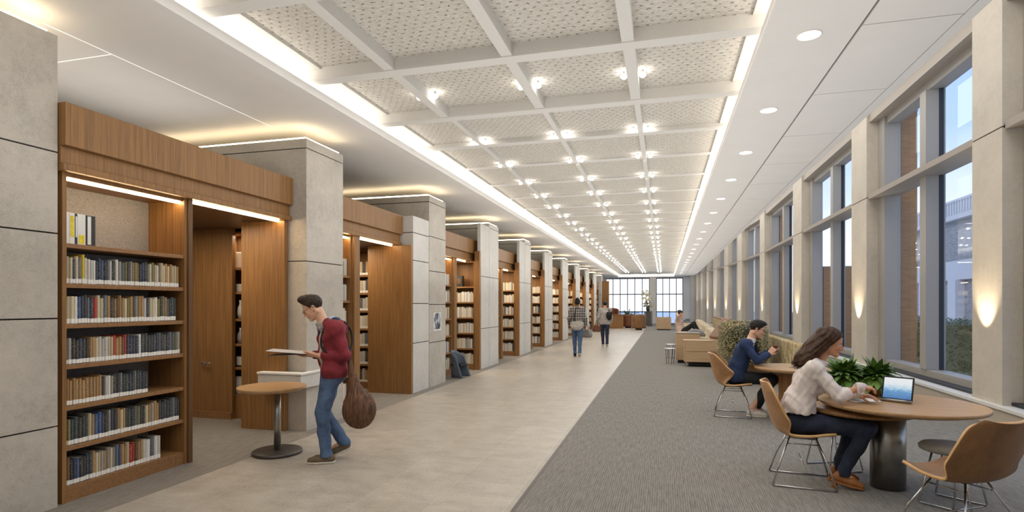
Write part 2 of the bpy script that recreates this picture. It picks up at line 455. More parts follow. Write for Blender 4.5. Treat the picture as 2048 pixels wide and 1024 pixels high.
# alcove ceilings
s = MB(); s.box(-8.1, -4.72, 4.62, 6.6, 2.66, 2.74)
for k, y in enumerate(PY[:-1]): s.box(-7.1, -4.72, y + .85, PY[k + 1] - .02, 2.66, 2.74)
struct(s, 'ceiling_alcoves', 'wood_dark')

# LED strips at the alcove heads
def led(y0, y1, label, x=-4.70, z=2.634):
    o = MB().box(x - .012, x + .018, y0, y1, z - .022, z).build('mounted_light_strip', 'led_warm', loc=(x, (y0 + y1) / 2, z)); return tag(o, label, 'strip light', 'warm strip lights under the wood headers')

# ================================================================= alcove of the first bay
struct(MB().box(-5.27, -4.62, 6.10, 6.165, 0, 2.66), 'wall_left_wing_panel', 'wood', bevel=.004)
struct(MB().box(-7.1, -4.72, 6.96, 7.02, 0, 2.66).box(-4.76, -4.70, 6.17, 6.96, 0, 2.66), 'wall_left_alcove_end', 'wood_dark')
d1 = MB().box(-7.0, -5.80, 6.54, 6.60, .10, 2.66).build('door_1', 'wood'); d1['kind'] = 'structure'
h = MB(); h.tube([(-6.27, 6.54, .77), (-6.27, 6.49, .77), (-6.15, 6.485, .775), (-6.12, 6.49, .78)], .011, 8); h.lathe([(.028, 0), (.028, .012)], n=14)
mt = Matrix.Translation((-6.27, 6.54, .77)) @ Matrix.Rotation(PI / 2, 4, 'X'); h.xf(mt, len(h.v) - 28)
h.build('door_handle', 'chrome', parent=d1)
o = MB().box(-7.1, -5.80, 6.52, 6.60, 0, .10).build('baseboard_left', 'wood_y'); o['kind'] = 'structure'

for k, y in enumerate(PY[1:-1]):
    if k == 0:
        struct(MB().box(-5.20, XF + .02, 9.19, 9.25, 0, 2.66), 'wall_left_wing_panel', 'wood', bevel=.004)
    else:
        struct(MB().box(-4.47, XF + .02, y - .85, y - .74, 0, 2.9), 'wall_left_wing_panel', 'wood', bevel=.004)
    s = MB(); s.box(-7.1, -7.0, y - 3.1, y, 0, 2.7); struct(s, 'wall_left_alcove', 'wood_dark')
struct(MB().box(-7.2, -3.85, 41.2, 41.3, 0, 3.3), 'wall_left_end_screen', 'wood')

# ================================================================= right window wall
X = 4.2
seq = [((X, 3.4), (X, 4.13)), ((X, 8.63), (X, 9.36)), ((X, 13.65), (X, 14.65)), ((X, 19.56), (X, 20.8)), ((X, 26.4), (X, 27.6))]
far = [(3.87, 32), (3.55, 35.5), (3.18, 38.5), (2.9, 41), (2.63, 43), (2.42, 44.8), (2.1, 46.3)]
for i, c in enumerate(far):
    q = far[i + 1] if i + 1 < len(far) else (1.5, 48); p = far[i - 1] if i else (X, 27.6)
    d = Vector((q[0] - p[0], q[1] - p[1])).normalized(); h = .55 if i < 3 else .35
    seq.append(((c[0] - d.x * h, c[1] - d.y * h), (c[0] + d.x * h, c[1] + d.y * h)))
line = [(X, -3)] + [p for ab in seq for p in ab] + [(1.34, YE)]
struct(MB().obox((X, -3), (X, 3.4), .0, .35, 0, 6.0), 'wall_right', 'pier')
ZW0, ZW1, ZT = .34, 5.50, 3.90
for i, (A, B) in enumerate(seq):
    s = MB(); s.obox(A, B, 0, .6, .30, ZT - .02); s.obox(A, B, 0, .6, ZT + .0, 6.0); s.obox(A, B, .02, .6, ZT - .03, ZT + .01, 1)
    struct(s, 'wall_right_pier', ['pier', 'groove'])
sill = MB(); dado = MB(); spand = MB(); gr = MB()
for A, B in zip(line, line[1:]):
    sill.obox(A, B, -.07, .62, .25, .30); dado.obox(A, B, -.02, .62, 0, .25); spand.obox(A, B, .05, .6, ZW1, 6.0)
struct(sill, 'window_sill', 'sillwhite', bevel=.006); struct(dado, 'wall_right_dado', 'dado'); struct(spand, 'wall_right_spandrel', 'alu_warm')
wn = 0
def window(A, B, nmul, full=True):
    global wn
    wn += 1
    d = Vector((B[0] - A[0], B[1] - A[1])); L = d.length; d.normalize()
    at = lambda t: (A[0] + d.x * t, A[1] + d.y * t)
    fr = MB(); jw = .34 if full else .12
    o0, o1 = .22, .52
    for a, b in ((0, jw), (L - jw, L)): fr.obox(at(a), at(b), o0, o1, .30, ZW1)
    fr.obox(at(0), at(L), o0 + .02, o1, .30, .46); fr.obox(at(0), at(L), o0 + .05, o1, ZW1 - .14, ZW1 + .02)
    fr.obox(at(0), at(L), o0 - .12, o0 + .02, .30, .345, 1)
    f = fr.build('window_%d' % wn, ['alu', 'alu_dark'], bevel=.004); f['kind'] = 'structure'
    ms = []
    for k in range(nmul):
        c = L * (k + 1) / (nmul + 1); hw = .12 if full else .06
        m = MB(); m.obox(at(c - hw), at(c + hw), o0, o1, .46, ZW1 - .14, 0); m.obox(at(c - hw - .012), at(c + hw + .012), o1 - .1, o1 - .03, .46, ZW1 - .14, 1)
        m.build('mullion', ['alu', 'alu_dark'], parent=f, bevel=.004); ms.append((c - hw, c + hw))
    t = MB(); t.obox(at(0.02), at(L - .02), .02, o1 - .02, ZT - .05, ZT + .05); t.build('transom', 'alu_warm', parent=f, bevel=.005)
    xs = [jw] + [q for ab in ms for q in ab] + [L - jw]
    ga = MB()
    for a, b in zip(xs[::2], xs[1::2]):
        for za, zb in ((.46, ZT - .05), (ZT + .05, ZW1 - .14)):
            g = MB(); P, Q = at(a), at(b); nrm = Vector((d.y, -d.x)) * (o1 - .06)
            g.add([(P[0] + nrm.x, P[1] + nrm.y, za), (Q[0] + nrm.x, Q[1] + nrm.y, za), (Q[0] + nrm.x, Q[1] + nrm.y, zb), (P[0] + nrm.x, P[1] + nrm.y, zb)], [(0, 1, 2, 3)])
            g.build('glass_pane', 'glass', parent=f)
for i in range(len(seq)):
    A = seq[i][1]; B = seq[i + 1][0] if i + 1 < len(seq) else (1.42, YE - .05)
    L = math.hypot(B[0] - A[0], B[1] - A[1])
    window(A, B, 1 if L > 2 else 0, i < 5)

# ================================================================= far end glazing
e = MB()
for x0, x1 in ((-4.83, -4.75), (-1.15, -.62), (1.5, 2.4)): e.box(x0, x1, YE - .1, YE + .1, 0, 4.2)
e.box(-8.3, -4.83, YE - .05, YE + .1, 0, 4.2); e.box(2.4, 5, YE, YE + .1, 0, 6.1); e.box(-5, 5, YE, YE + .1, 3.8, 6.1)
struct(e, 'wall_end', 'white')
def endwin(x0, x1, n, num):
    f = MB()
    for k in range(n + 1):
        x = x0 + (x1 - x0) * k / n; wd = .05 if k in (0, n) else .028
        f.box(x - wd, x + wd, YE - .04, YE + .04, 0, 3.8)
    for z in (.03, 1.0, 2.45, 3.76): f.box(x0, x1, YE - .035, YE + .035, z - .035, z + .035)
    o = f.build('window_%d' % num, 'black'); o['kind'] = 'structure'
    g = MB(); g.add([(x0, YE, 0), (x1, YE, 0), (x1, YE, 3.8), (x0, YE, 3.8)], [(0, 1, 2, 3)]); g.build('glass_pane', 'glass', parent=o)
endwin(-4.75, -1.15, 6, 21); endwin(-.62, 1.5, 4, 22)

# ================================================================= outdoors
M['grass'] = plain('lawn', lin(96, 108, 74), .95, noise=.4, nscale=12)
M['paving'] = plain('paving_outside', lin(236, 230, 220), .9)
M['brick'] = None
def mk_brick(name, c1, c2, mo):
    m, nt, b = newmat(name)
    tc = nt.n.new('ShaderNodeTexCoord'); sp = nt.new('ShaderNodeSeparateXYZ', ins={0: tc.outputs['Object']})
    cb = nt.new('ShaderNodeCombineXYZ', ins={0: nt.math('ADD', sp.outputs[0], sp.outputs[1]), 1: sp.outputs[2]})
    br = nt.new('ShaderNodeTexBrick', ins={'Vector': cb.outputs[0], 'Scale': 1.0, 'Mortar Size': .008, 'Brick Width': .26, 'Row Height': .09, 'Color1': c1, 'Color2': c2, 'Mortar': mo})
    nt.set(b, 'Base Color', br.outputs[0]); b.inputs['Roughness'].default_value = .9; return m
M['brick'] = mk_brick('grey_brick', lin(126, 128, 132), lin(152, 153, 156), lin(160, 160, 162))
M['ext_stone'] = plain('pale_building_stone', lin(200, 200, 204), .9)
M['ext_wood'] = wood('exterior_wood_cladding', lin(150, 104, 64), lin(188, 140, 92), scale=(2, 2, 9))
struct(MB().box(5.0, 160, -60, 160, -.35, -.25).box(-40, 5, YE + .2, 160, -.35, -.25), 'ground_outside', 'paving')
# ================================================================= bookcases
def bookcase(name, label, loc, rz, W, D, H, zs, group=None, back='felt', post=0.03, parts=True, wood_='wood', sh='wood_y'):
    t = thing(name, label, 'bookcase', loc, rz, group)
    MB().box(0, post, -.01, D, 0, H).build('side_panel', wood_, t, bevel=.002)
    MB().box(W - post, W, -.01, D, 0, H).build('side_panel', wood_, t, bevel=.002)
    MB().box(post, W - post, D - .02, D, 0, H).build('back_panel', back, t)
    MB().box(post, W - post, .012, D - .02, H - .03, H).build('top_panel', wood_, t)
    MB().box(post, W - post, .0, .03, 0, zs[0] - .035).build('plinth', sh, t)
    for z in zs: MB().box(post, W - post, .0, D - .02, z - .035, z).build('shelf', sh, t, bevel=.002)
    return t

M['page'] = plain('paper_pages', lin(222, 212, 192), .9, noise=.1, nscale=200)
def mk_book():
    m, nt, b = newmat('book_cloth')
    oi = nt.new('ShaderNodeObjectInfo')
    tc = nt.n.new('ShaderNodeTexCoord')
    off = nt.new('ShaderNodeVectorMath', operation='ADD'); nt.l.new(tc.outputs['Object'], off.inputs[0])
    cx = nt.new('ShaderNodeCombineXYZ', ins={0: nt.math('MULTIPLY', oi.outputs['Random'], 37.0), 1: 0.0, 2: nt.math('MULTIPLY', oi.outputs['Random'], 91.0)})
    nt.l.new(cx.outputs[0], off.inputs[1])
    mp = nt.new('ShaderNodeMapping', ins={0: off.outputs[0]}); mp.inputs['Scale'].default_value = (2.2, 1, 16)
    n = nt.noise(mp.outputs[0], 1.6, 3, .7)
    marks = nt.ramp(n, [(.56, (0, 0, 0)), (.62, (1, 1, 1))])
    sp = nt.new('ShaderNodeSeparateXYZ', ins={0: tc.outputs['Object']})
    zone = nt.math('MULTIPLY', nt.math('GREATER_THAN', sp.outputs[2], .3), nt.math('LESS_THAN', sp.outputs[2], .9))
    gold = nt.ramp(nt.math('FRACT', nt.math('MULTIPLY', oi.outputs['Random'], 7.3)), [(0, lin(196, 178, 128)), (.4, lin(226, 220, 204)), (.8, lin(120, 104, 84))])
    wear = nt.noise(off.outputs[0], 3.0, 4, .7)
    base = nt.mix(nt.math('MULTIPLY', wear, .35), oi.outputs['Color'], lin(120, 112, 98))
    nt.set(b, 'Base Color', nt.mix(nt.math('MULTIPLY', nt.math('MULTIPLY', marks, zone), .62), base, gold))
    b.inputs['Roughness'].default_value = .6
    return m
M['book'] = mk_book()
M['sticker'] = plain('white_spine_label', lin(240, 238, 232), .7, noise=.08, nscale=9)

def book_meshes():
    e = .1
    out = [(0, 1), (0, .07), (.22, 0), (.78, 0), (1, .07), (1, 1)]
    inn = [(1 - e, 1), (1 - e, .1), (.7, .05), (.3, .05), (e, .1), (e, 1)]
    mb = MB()
    # cover: left board, spine, right board
    mb.prism([out[0], out[1], inn[4], inn[5]][::-1], 0, 1); mb.prism([out[1], out[2], inn[3], inn[4]][::-1], 0, 1)
    mb.prism([out[2], out[3], inn[2], inn[3]][::-1], 0, 1); mb.prism([out[3], out[4], inn[1], inn[2]][::-1], 0, 1)
    mb.prism([out[4], out[5], inn[0], inn[1]][::-1], 0, 1)
    return mb
class Proto: pass
def mesh_of(mb, name, mats):
    o = mb.build(name, mats); me = o.data; bpy.data.objects.remove(o); return me
ME_COVER = mesh_of(book_meshes(), 'book', 'book')
ME_PAGES = mesh_of(MB().box(.1, .9, .06, .97, .015, .985), 'pages', 'page')
ME_STICK = mesh_of(MB().prism([(.02, .06), (.02, .03), (.22, -.008), (.78, -.008), (.98, .03), (.98, .06)], .02, .19), 'spine_label', 'sticker')
b2 = book_meshes(); b2.box(.1, .9, .06, .97, .015, .985, 1); b2.prism([(.02, .06), (.02, .03), (.22, -.008), (.78, -.008), (.98, .03), (.98, .06)], .02, .19, 2)
ME_SIMPLE = mesh_of(b2, 'book', ['book', 'page', 'sticker'])

BC = {'navy': lin(38, 54, 82), 'charcoal': lin(48, 50, 54), 'dark teal': lin(42, 66, 74), 'cream': lin(206, 192, 160), 'tan': lin(170, 132, 84), 'grey': lin(150, 148, 144),
      'white': lin(222, 218, 210), 'olive': lin(122, 118, 72), 'yellow': lin(226, 192, 30), 'red': lin(176, 44, 36), 'blue': lin(52, 88, 138), 'brown': lin(112, 80, 52), 'slate': lin(92, 104, 116), 'pale grey': lin(190, 188, 184)}
def put_book(cname, loc, rz, t, d, h, label, group, full=True, lean=0):
    o = bpy.data.objects.new('book', ME_COVER if full else ME_SIMPLE); COL.objects.link(o)
    o.location = loc; o.rotation_euler = (0, 0, rz); o.scale = (t, d, h)
    c = BC[cname]; j = random.uniform(.8, 1.22); o.color = tuple(min(1, x * j) for x in c[:3]) + (1,)
    tag(o, label, 'book', group)
    if full:
        for nm, me in (('pages', ME_PAGES), ('spine_label', ME_STICK)):
            p = bpy.data.objects.new(nm, me); COL.objects.link(p); p.parent = o
    return o

SH = [.125, .45, .775, 1.11, 1.44, 1.77, 2.095]
CY0, CY1 = 3.40, 4.62
bookcase('bookcase', 'tall oak bookcase full of labelled books beside the closest stone pier', (-4.65, CY0, 0), PI / 2, CY1 - CY0, .46, 2.665, SH, post=.035)
struct(MB().box(-4.72, -4.62, CY1 + .0, CY1 + .05, 0, 2.665), 'wall_left_post', 'wood_dark', bevel=.003)
led(CY0 + .04, CY1 - .04, 'warm light strip under the header of the tall bookcase nearest the photo edge')
led(CY1 + .06, 6.08, 'warm light strip over the wood lined alcove with the door handle', z=2.664)
rows = {
 5: ['charcoal', 'cream', 'cream', 'navy', 'cream', 'slate', 'yellow', 'white', 'white', 'pale grey', 'white', 'navy', 'navy', 'blue', 'charcoal', 'slate', 'pale grey', 'charcoal', 'white', 'grey', 'slate', 'olive', 'charcoal', 'grey', 'olive', 'tan', 'olive', 'navy', 'navy', 'charcoal', 'slate', 'cream', 'olive', 'cream', 'white', 'brown', 'cream', 'cream', 'tan', 'cream', 'tan', 'cream', 'cream', 'tan'],
 4: ['white', 'cream', 'cream', 'white', 'blue', 'navy', 'charcoal', 'slate', 'navy', 'red', 'cream', 'cream', 'slate', 'tan', 'charcoal', 'tan', 'brown', 'tan', 'tan', 'cream', 'olive', 'tan', 'charcoal', 'grey', 'tan', 'tan', 'white', 'navy', 'cream', 'cream', 'white', 'olive', 'charcoal', 'olive', 'tan', 'slate', 'charcoal', 'dark teal', 'dark teal'],
 3: ['navy', 'grey', 'charcoal', 'charcoal', 'navy', 'charcoal', 'charcoal', 'tan', 'tan', 'cream', 'white', 'pale grey', 'white', 'cream', 'cream', 'red', 'tan', 'tan', 'brown', 'red', 'navy', 'navy', 'navy', 'navy', 'white', 'dark teal', 'charcoal', 'dark teal', 'navy', 'charcoal', 'navy', 'slate', 'charcoal', 'slate', 'charcoal', 'slate', 'slate', 'olive', 'pale grey'],
 2: ['tan'] * 12 + ['charcoal', 'pale grey', 'white', 'grey', 'charcoal', 'charcoal', 'slate', 'charcoal', 'dark teal', 'navy', 'charcoal', 'slate', 'charcoal', 'dark teal', 'navy', 'charcoal'],
 1: ['charcoal', 'olive', 'dark teal', 'dark teal', 'charcoal', 'dark teal', 'charcoal', 'cream', 'tan', 'blue', 'blue', 'navy', 'charcoal', 'grey', 'navy', 'charcoal', 'tan', 'cream', 'tan', 'dark teal', 'dark teal', 'charcoal', 'slate', 'olive', 'dark teal', 'charcoal', 'cream', 'tan', 'grey', 'tan', 'tan', 'charcoal', 'navy', 'charcoal', 'navy', 'charcoal', 'slate', 'charcoal', 'navy'],
 0: ['charcoal', 'brown', 'charcoal', 'navy', 'blue', 'charcoal', 'charcoal', 'navy', 'dark teal', 'tan', 'cream', 'cream', 'pale grey', 'tan', 'grey', 'cream', 'grey', 'slate', 'blue', 'tan', 'tan', 'cream', 'red', 'red', 'brown', 'tan', 'tan', 'white', 'white', 'slate', 'white', 'white'],
}
shelf_word = {5: 'second shelf from top', 4: 'third shelf from top', 3: 'fourth shelf from top', 2: 'third shelf from bottom', 1: 'second shelf from bottom', 0: 'bottom shelf'}
frac = {5: .985, 4: .95, 3: .995, 2: .68, 1: .985, 0: .80}
for r, names in rows.items():
    y = CY0 + .04; W = (CY1 - CY0 - .08) * frac[r]
    ts = [random.uniform(.8, 1.2) * (1.5 if (r == 0 and i > 26) else 1) for i in range(len(names))]
    k = W / sum(ts); hb = {5: .215, 4: .225, 3: .205, 2: .205, 1: .215, 0: .215}[r]
    cnt = {}
    for i, nme in enumerate(names):
        t = ts[i] * k
        h = hb * random.uniform(.93, 1.07); d = random.uniform(.15, .19)
        if nme == 'yellow': h = hb * 1.14
        put_book(nme, (-4.675 - random.uniform(0, .008), y, SH[r] + .001), PI / 2, t - .0012, d, h,
                 '%s book, %s from left, %s, near tall bookcase' % (nme, nth(i + 1), shelf_word[r]), 'labelled books in the near tall bookcase')
        y += t
# magazine files on the top shelf
y = CY0 + .045
M['filewhite'] = plain('white_board_file', lin(228, 226, 220), .6, noise=.06, nscale=6)
M['yellowband'] = plain('yellow_paper', lin(224, 204, 52), .7, noise=.2, nscale=30)
M['blackfile'] = plain('black_board_file', lin(40, 41, 44), .5)
for i, (c, bandc, t, lab) in enumerate((('filewhite', 'filewhite', .05, 'white magazine file with a narrow grey spine, at the left end of the top shelf'), ('filewhite', 'yellowband', .045, 'white magazine file with a yellow stripe on the top shelf of the near bookcase'),
                                 ('blackfile', 'filewhite', .02, 'thin black folder between the white files on the top shelf'), ('filewhite', 'yellowband', .07, 'white file with yellow paper peeking out at its foot on the top shelf'), ('blackfile', 'filewhite', .085, 'thick black box file with white front standing on the top shelf'))):
    f = MB().box(-4.90, -4.69, y, y + t - .002, SH[6] + .001, SH[6] + .256).build('box_file', c, loc=(-4.8, y, SH[6] + .001), bevel=.003); tag(f, lab, 'file', 'box files on the top shelf')
    zz = (0.0, .255) if i == 4 else ((.0, .09) if i == 3 else (.05, .24))
    q = MB().box(.108, .112, t * .15, t * .5 if i == 4 else t * .8, zz[0] + .01, zz[1] - .008).build('spine_band', bandc, parent=f)
    y += t

# narrow display shelf at the end of the alcove
t = bookcase('bookcase', 'narrow oak shelf unit with small displays in the alcove behind the wood wing panel', (-6.08, 6.61, 0), 0, .62, .32, 2.62, [.34, .72, 1.05, 1.40, 1.78, 2.12], back='wood_dark')
M['china'] = plain('white_china', lin(224, 222, 216), .3)
M['clear'] = plain('smoky_glassware', lin(176, 178, 180), .12, .3)
def vase(x, y, z, h, r, label, m, group='small display pieces on the alcove shelf'):
    p = [(r * .7, 0), (r, h * .3), (r * .8, h * .6), (r * .32, h * .8), (r * .45, h)]
    o = MB().lathe(p, n=18).build('vase', m, loc=(0, 0, 0)); o.location = (x, y, z); tag(o, label, 'vase', group)
def album(x, y, z, w, h, label, m='china'):
    o = MB().box(-w / 2, w / 2, -.02, .02, 0, h).build('display_box', m, bevel=.004); MB().box(-w / 2 + .012, w / 2 - .012, -.023, -.019, h * .12, h * .88).build('front_card', 'filewhite', o); o.location = (x, y, z); tag(o, label, 'box', 'small display pieces on the alcove shelf')
album(-5.80, 6.70, .34 + .002, .13, .24, 'tall white display box at the bottom of the narrow alcove shelf')
album(-5.80, 6.70, .72 + .002, .12, .16, 'dark framed display card, second level of the narrow alcove shelf', 'blackfile')
vase(-5.80, 6.70, 1.05 + .002, .22, .05, 'grey glass carafe at waist height on the narrow alcove shelf', 'clear')
vase(-5.80, 6.70, 1.40 + .002, .26, .045, 'tall pale bottle at chest height on the narrow alcove shelf', 'china')
album(-5.80, 6.70, 1.78 + .002, .12, .11, 'small white card box near the top of the narrow alcove shelf')
album(-5.80, 6.70, 2.12 + .002, .12, .22, 'tall white display box on the topmost level of the narrow alcove shelf')

# ---- second bay
Z7 = [.12, .46, .80, 1.14, 1.48, 1.82, 2.16]
bookcase('bookcase', 'oak bookcase standing behind the man in the maroon hoodie, lit from above', (-5.92, 9.62, 0), 0, .86, .34, 2.66, Z7, group='lit oak bookcases in the bays', back='wood')
wordz = ['bottom shelf', 'second shelf up', 'third shelf up', 'fourth shelf up', 'fifth shelf up', 'sixth shelf up', 'top shelf']
for r, z in enumerate(Z7):
    x = -5.885; n = 12
    for i in range(n):
        t = .0635 * random.uniform(.88, 1.08)
        c = random.choice(['pale grey', 'white', 'white', 'pale grey', 'white', 'slate', 'cream', 'pale grey', 'tan', 'charcoal'])
        if r == 6 and i > 7: c = random.choice(['brown', 'charcoal'])
        put_book(c, (x, 9.635, z + .001), 0, t - .002, .18, .245 * random.uniform(.93, 1.05) if not (r == 6 and i > 7) else .2, '%s book, %s from left, %s of bookcase behind the hoodie man' % (c, nth(i + 1), wordz[r]), 'books in the bookcase behind the hoodie man', full=False)
        x += t

# ---- the remaining bays: front bookcase, post, recessed bookcase
def mk_books_far():
    m, nt, b = newmat('far_book_spines')
    g = nt.new('ShaderNodeNewGeometry')
    nt.set(b, 'Base Color', nt.ramp(g.outputs['Random Per Island'], [(0, lin(216, 212, 202)), (.22, lin(196, 192, 182)), (.4, lin(222, 210, 184)), (.55, lin(178, 176, 170)), (.7, lin(206, 192, 164)), (.8, lin(150, 140, 122)), (.88, lin(228, 226, 220)), (.95, lin(86, 90, 96))], 'CONSTANT'))
    b.inputs['Roughness'].default_value = .7; return m
M['farbooks'] = mk_books_far()
FB = MB()
def fill_x(x0, x1, y, z, hgt, step):
    x = x0
    while x < x1 - step * .4:
        t = step * random.uniform(.7, 1.2); h = hgt * random.uniform(.88, 1.06)
        FB.box(x, min(x + t - .003, x1), y + random.uniform(0, .01), y + .16, z + .001, z + h); x += t
def fill_y(x, y0, y1, z, hgt, step):
    y = y0
    while y < y1 - step * .4:
        t = step * random.uniform(.7, 1.2); h = hgt * random.uniform(.88, 1.06)
        FB.box(x - .16, x - random.uniform(0, .01), y, min(y + t - .003, y1), z + .001, z + h); y += t
Z6 = [.14, .52, .90, 1.28, 1.66, 2.04]
baywords = ['second', 'third', 'fourth', 'fifth', 'sixth', 'seventh', 'eighth', 'ninth', 'tenth']
for k in range(len(PY) - 1):
    y0 = PY[k] + .85; y1 = PY[k + 1]; bw = baywords[k]
    fl = .70 if k == 0 else 1.12
    bookcase('bookcase', 'front oak bookcase flush with the wood header in the %s bay from the entrance' % bw, (-4.66, y0, 0), PI / 2, fl, .36, 2.665, Z6, group='oak bookcases facing the walkway', back='wood')
    struct(MB().box(-4.74, -4.60, y0 + fl, y0 + fl + .16, 0, 2.7), 'wall_left_post', 'wood', bevel=.003)
    led(y0 + .05, y0 + fl - .04, 'short warm light strip above the front bookcase of the %s bay' % bw)
    led(y0 + fl + .18, y1 - .9, 'warm light strip above the recess of the %s bay' % bw, z=2.664)
    for z in Z6: fill_y(-4.70, y0 + .04, y0 + fl - .04, z, .25, .045 if k < 3 else .06)
    if k >= 1:
        xa, xb = -5.10, -4.48
        bookcase('bookcase', 'recessed oak bookcase of pale books facing the entrance in the %s bay' % bw, (xa, y1 - .80, 0), 0, xb - xa, .3, 2.66, Z6, group='recessed bookcases facing the entrance', back='wood', sh='wood_x' if k == 9 else 'wood_y')
        for z in Z6[:5 if k == 1 else 6]: fill_x(xa + .035, xb - .035, y1 - .78, z, .25, .04 if k < 3 else .06)
    else:
        pass
ob = FB.build('shelved_books', 'farbooks', loc=(-4.8, 24, 0)); tag(ob, 'rows of pale books on the shelves of the bays down the hall', 'books', kind='stuff')
# a dark box on the top shelf of the third bay
o = MB().box(0, .17, 0, .12, 0, .27).build('box_file', 'blackfile', bevel=.004); o.location = (-4.98, PY[2] - .78, Z6[5] + .002); tag(o, 'dark box file on the top shelf of the recessed bookcase in the third bay', 'file')
MB().box(.04, .13, -.004, 0, .06, .2).build('spine_band', 'brown' if 'brown' in M else 'wood_dark', o)
# ================================================================= ceiling lights
sp_rows = [6.2, 8.15] + [9.62 + 1.49 * k for k in range(24)]
cw = {0: 'left', 1: 'middle', 2: 'right'}
proto = None
for ci, x in enumerate(ribs_x):
    for ri, y in enumerate(sp_rows):
        lab = 'pair of bright spotlights on the %s lengthwise ceiling rib, %s from near end' % (cw[ci], nth(ri + 1))
        if proto is None:
            proto = thing('spotlight_pair', lab, 'spotlight', (x, y, ZC - .055), 0, 'spotlight pairs along the ceiling ribs')
            MB().box(-.075, .075, -.008, .008, .045, .055).build('bracket', 'rib', proto)
            for sx in (-1, 1):
                p = MB().lathe([(.012, .055), (.012, .03), (.022, .028), (.022, .022)], c=(sx * .10, 0, 0), n=12).build('lamp_holder', 'rib', proto)
                MB().ball((sx * .10, 0, .002), .034, 6, sc=(1, 1, .8)).build('bulb', 'spotlens', p)
        else: copy_tree(proto, lab, (x, y, ZC - .055))
proto = None
for k in range(21):
    y = 5.18 + 1.88 * k
    lab = 'round recessed downlight in the window-side soffit, %s from the near end' % nth(k + 1)
    if proto is None:
        proto = thing('recessed_downlight', lab, 'downlight', (1.17, y, ZL), 0, 'recessed downlights in the window-side soffit')
        MB().lathe([(.098, .0), (.098, -.006), (.088, -.006)], n=32, cap=False).build('trim_ring', 'white', proto)
        MB().lathe([(.09, -.003), (.09, -.005)], n=32).build('lens', 'lens', proto)
    else: copy_tree(proto, lab, (1.17, y, ZL))

def area(name, loc, sx, sy, power, color, rot=(0, 0, 0)):
    l = bpy.data.lights.new(name, 'AREA'); l.shape = 'RECTANGLE'; l.size = sx; l.size_y = sy; l.energy = power; l.color = color
    o = bpy.data.objects.new(name, l); COL.objects.link(o); o.location = loc; o.rotation_euler = rot; return o
def spot(name, loc, power, color, rot, ang, blend=.5, r=.05):
    l = bpy.data.lights.new(name, 'SPOT'); l.energy = power; l.color = color; l.spot_size = ang; l.spot_blend = blend; l.shadow_soft_size = r
    o = bpy.data.objects.new(name, l); COL.objects.link(o); o.location = loc; o.rotation_euler = rot; return o
WARM = (1, .985, .965)
area('room_fill_down', (-1.4, 22, 3.95), 4.2, 46, 600, WARM)  # added fill standing in for bounced light on floor, people and furniture
area('room_fill_up', (-.6, 22, 1.9), 6.0, 46, 740, (1, .985, .965), (PI, 0, 0))  # added upward fill to brighten the ceiling, no fixture here
area('pocket_fill', (3.2, 22, 5.9), 1.6, 44, 420, (1, .97, .93))  # added fill so the recess above the windows is not dark
# downlights really shining
for k in range(8):
    spot('downlight_beam', (1.17, 5.18 + 1.88 * k, ZL - .02), 26, (1, .9, .76), (0, 0, 0), 1.7, .8, .08)
# wall washers on the window piers
for i, (A, B) in enumerate(seq[1:9]):
    cx, cy = (A[0] + B[0]) / 2, (A[1] + B[1]) / 2
    d = Vector((B[0] - A[0], B[1] - A[1])).normalized(); n = Vector((-d.y, d.x))
    o = spot('pier_wall_washer', (cx + n.x * .22, cy + n.y * .22, 1.12), 75, (1, .82, .58), (0, 0, 0), 1.25, .9, .02)
    dirv = Vector((-n.x * .30, -n.y * .30, 1.0)); o.rotation_euler = dirv.to_track_quat('-Z', 'Y').to_euler()
sun = bpy.data.lights.new('sun', 'SUN'); sun.energy = 1.3; sun.angle = .2; sun.color = (1, .95, .88)
so = bpy.data.objects.new('sun', sun); COL.objects.link(so); so.rotation_euler = Vector((.75, .45, -.7)).to_track_quat('-Z', 'Y').to_euler()

# added fill lights inside the recesses and above the wooden headers, without fixtures
area('alcove_fill', (-5.7, 5.4, 2.62), 1.6, .9, 26, (1, .84, .64))
for k in range(8):
    area('alcove_fill', (-5.3 if k else -5.6, PY[k] + 2.55, 2.62), .6, .8, 30 if k else 24, (1, .82, .60))
area('header_fill_up', (-5.6, 3.4, 3.3), 1.4, 4.6, 17, (1, .95, .88), (PI, 0, 0))
area('alcove_fill', (-5.8, 6.72, 2.57), .3, .15, 5, (1, .86, .68))
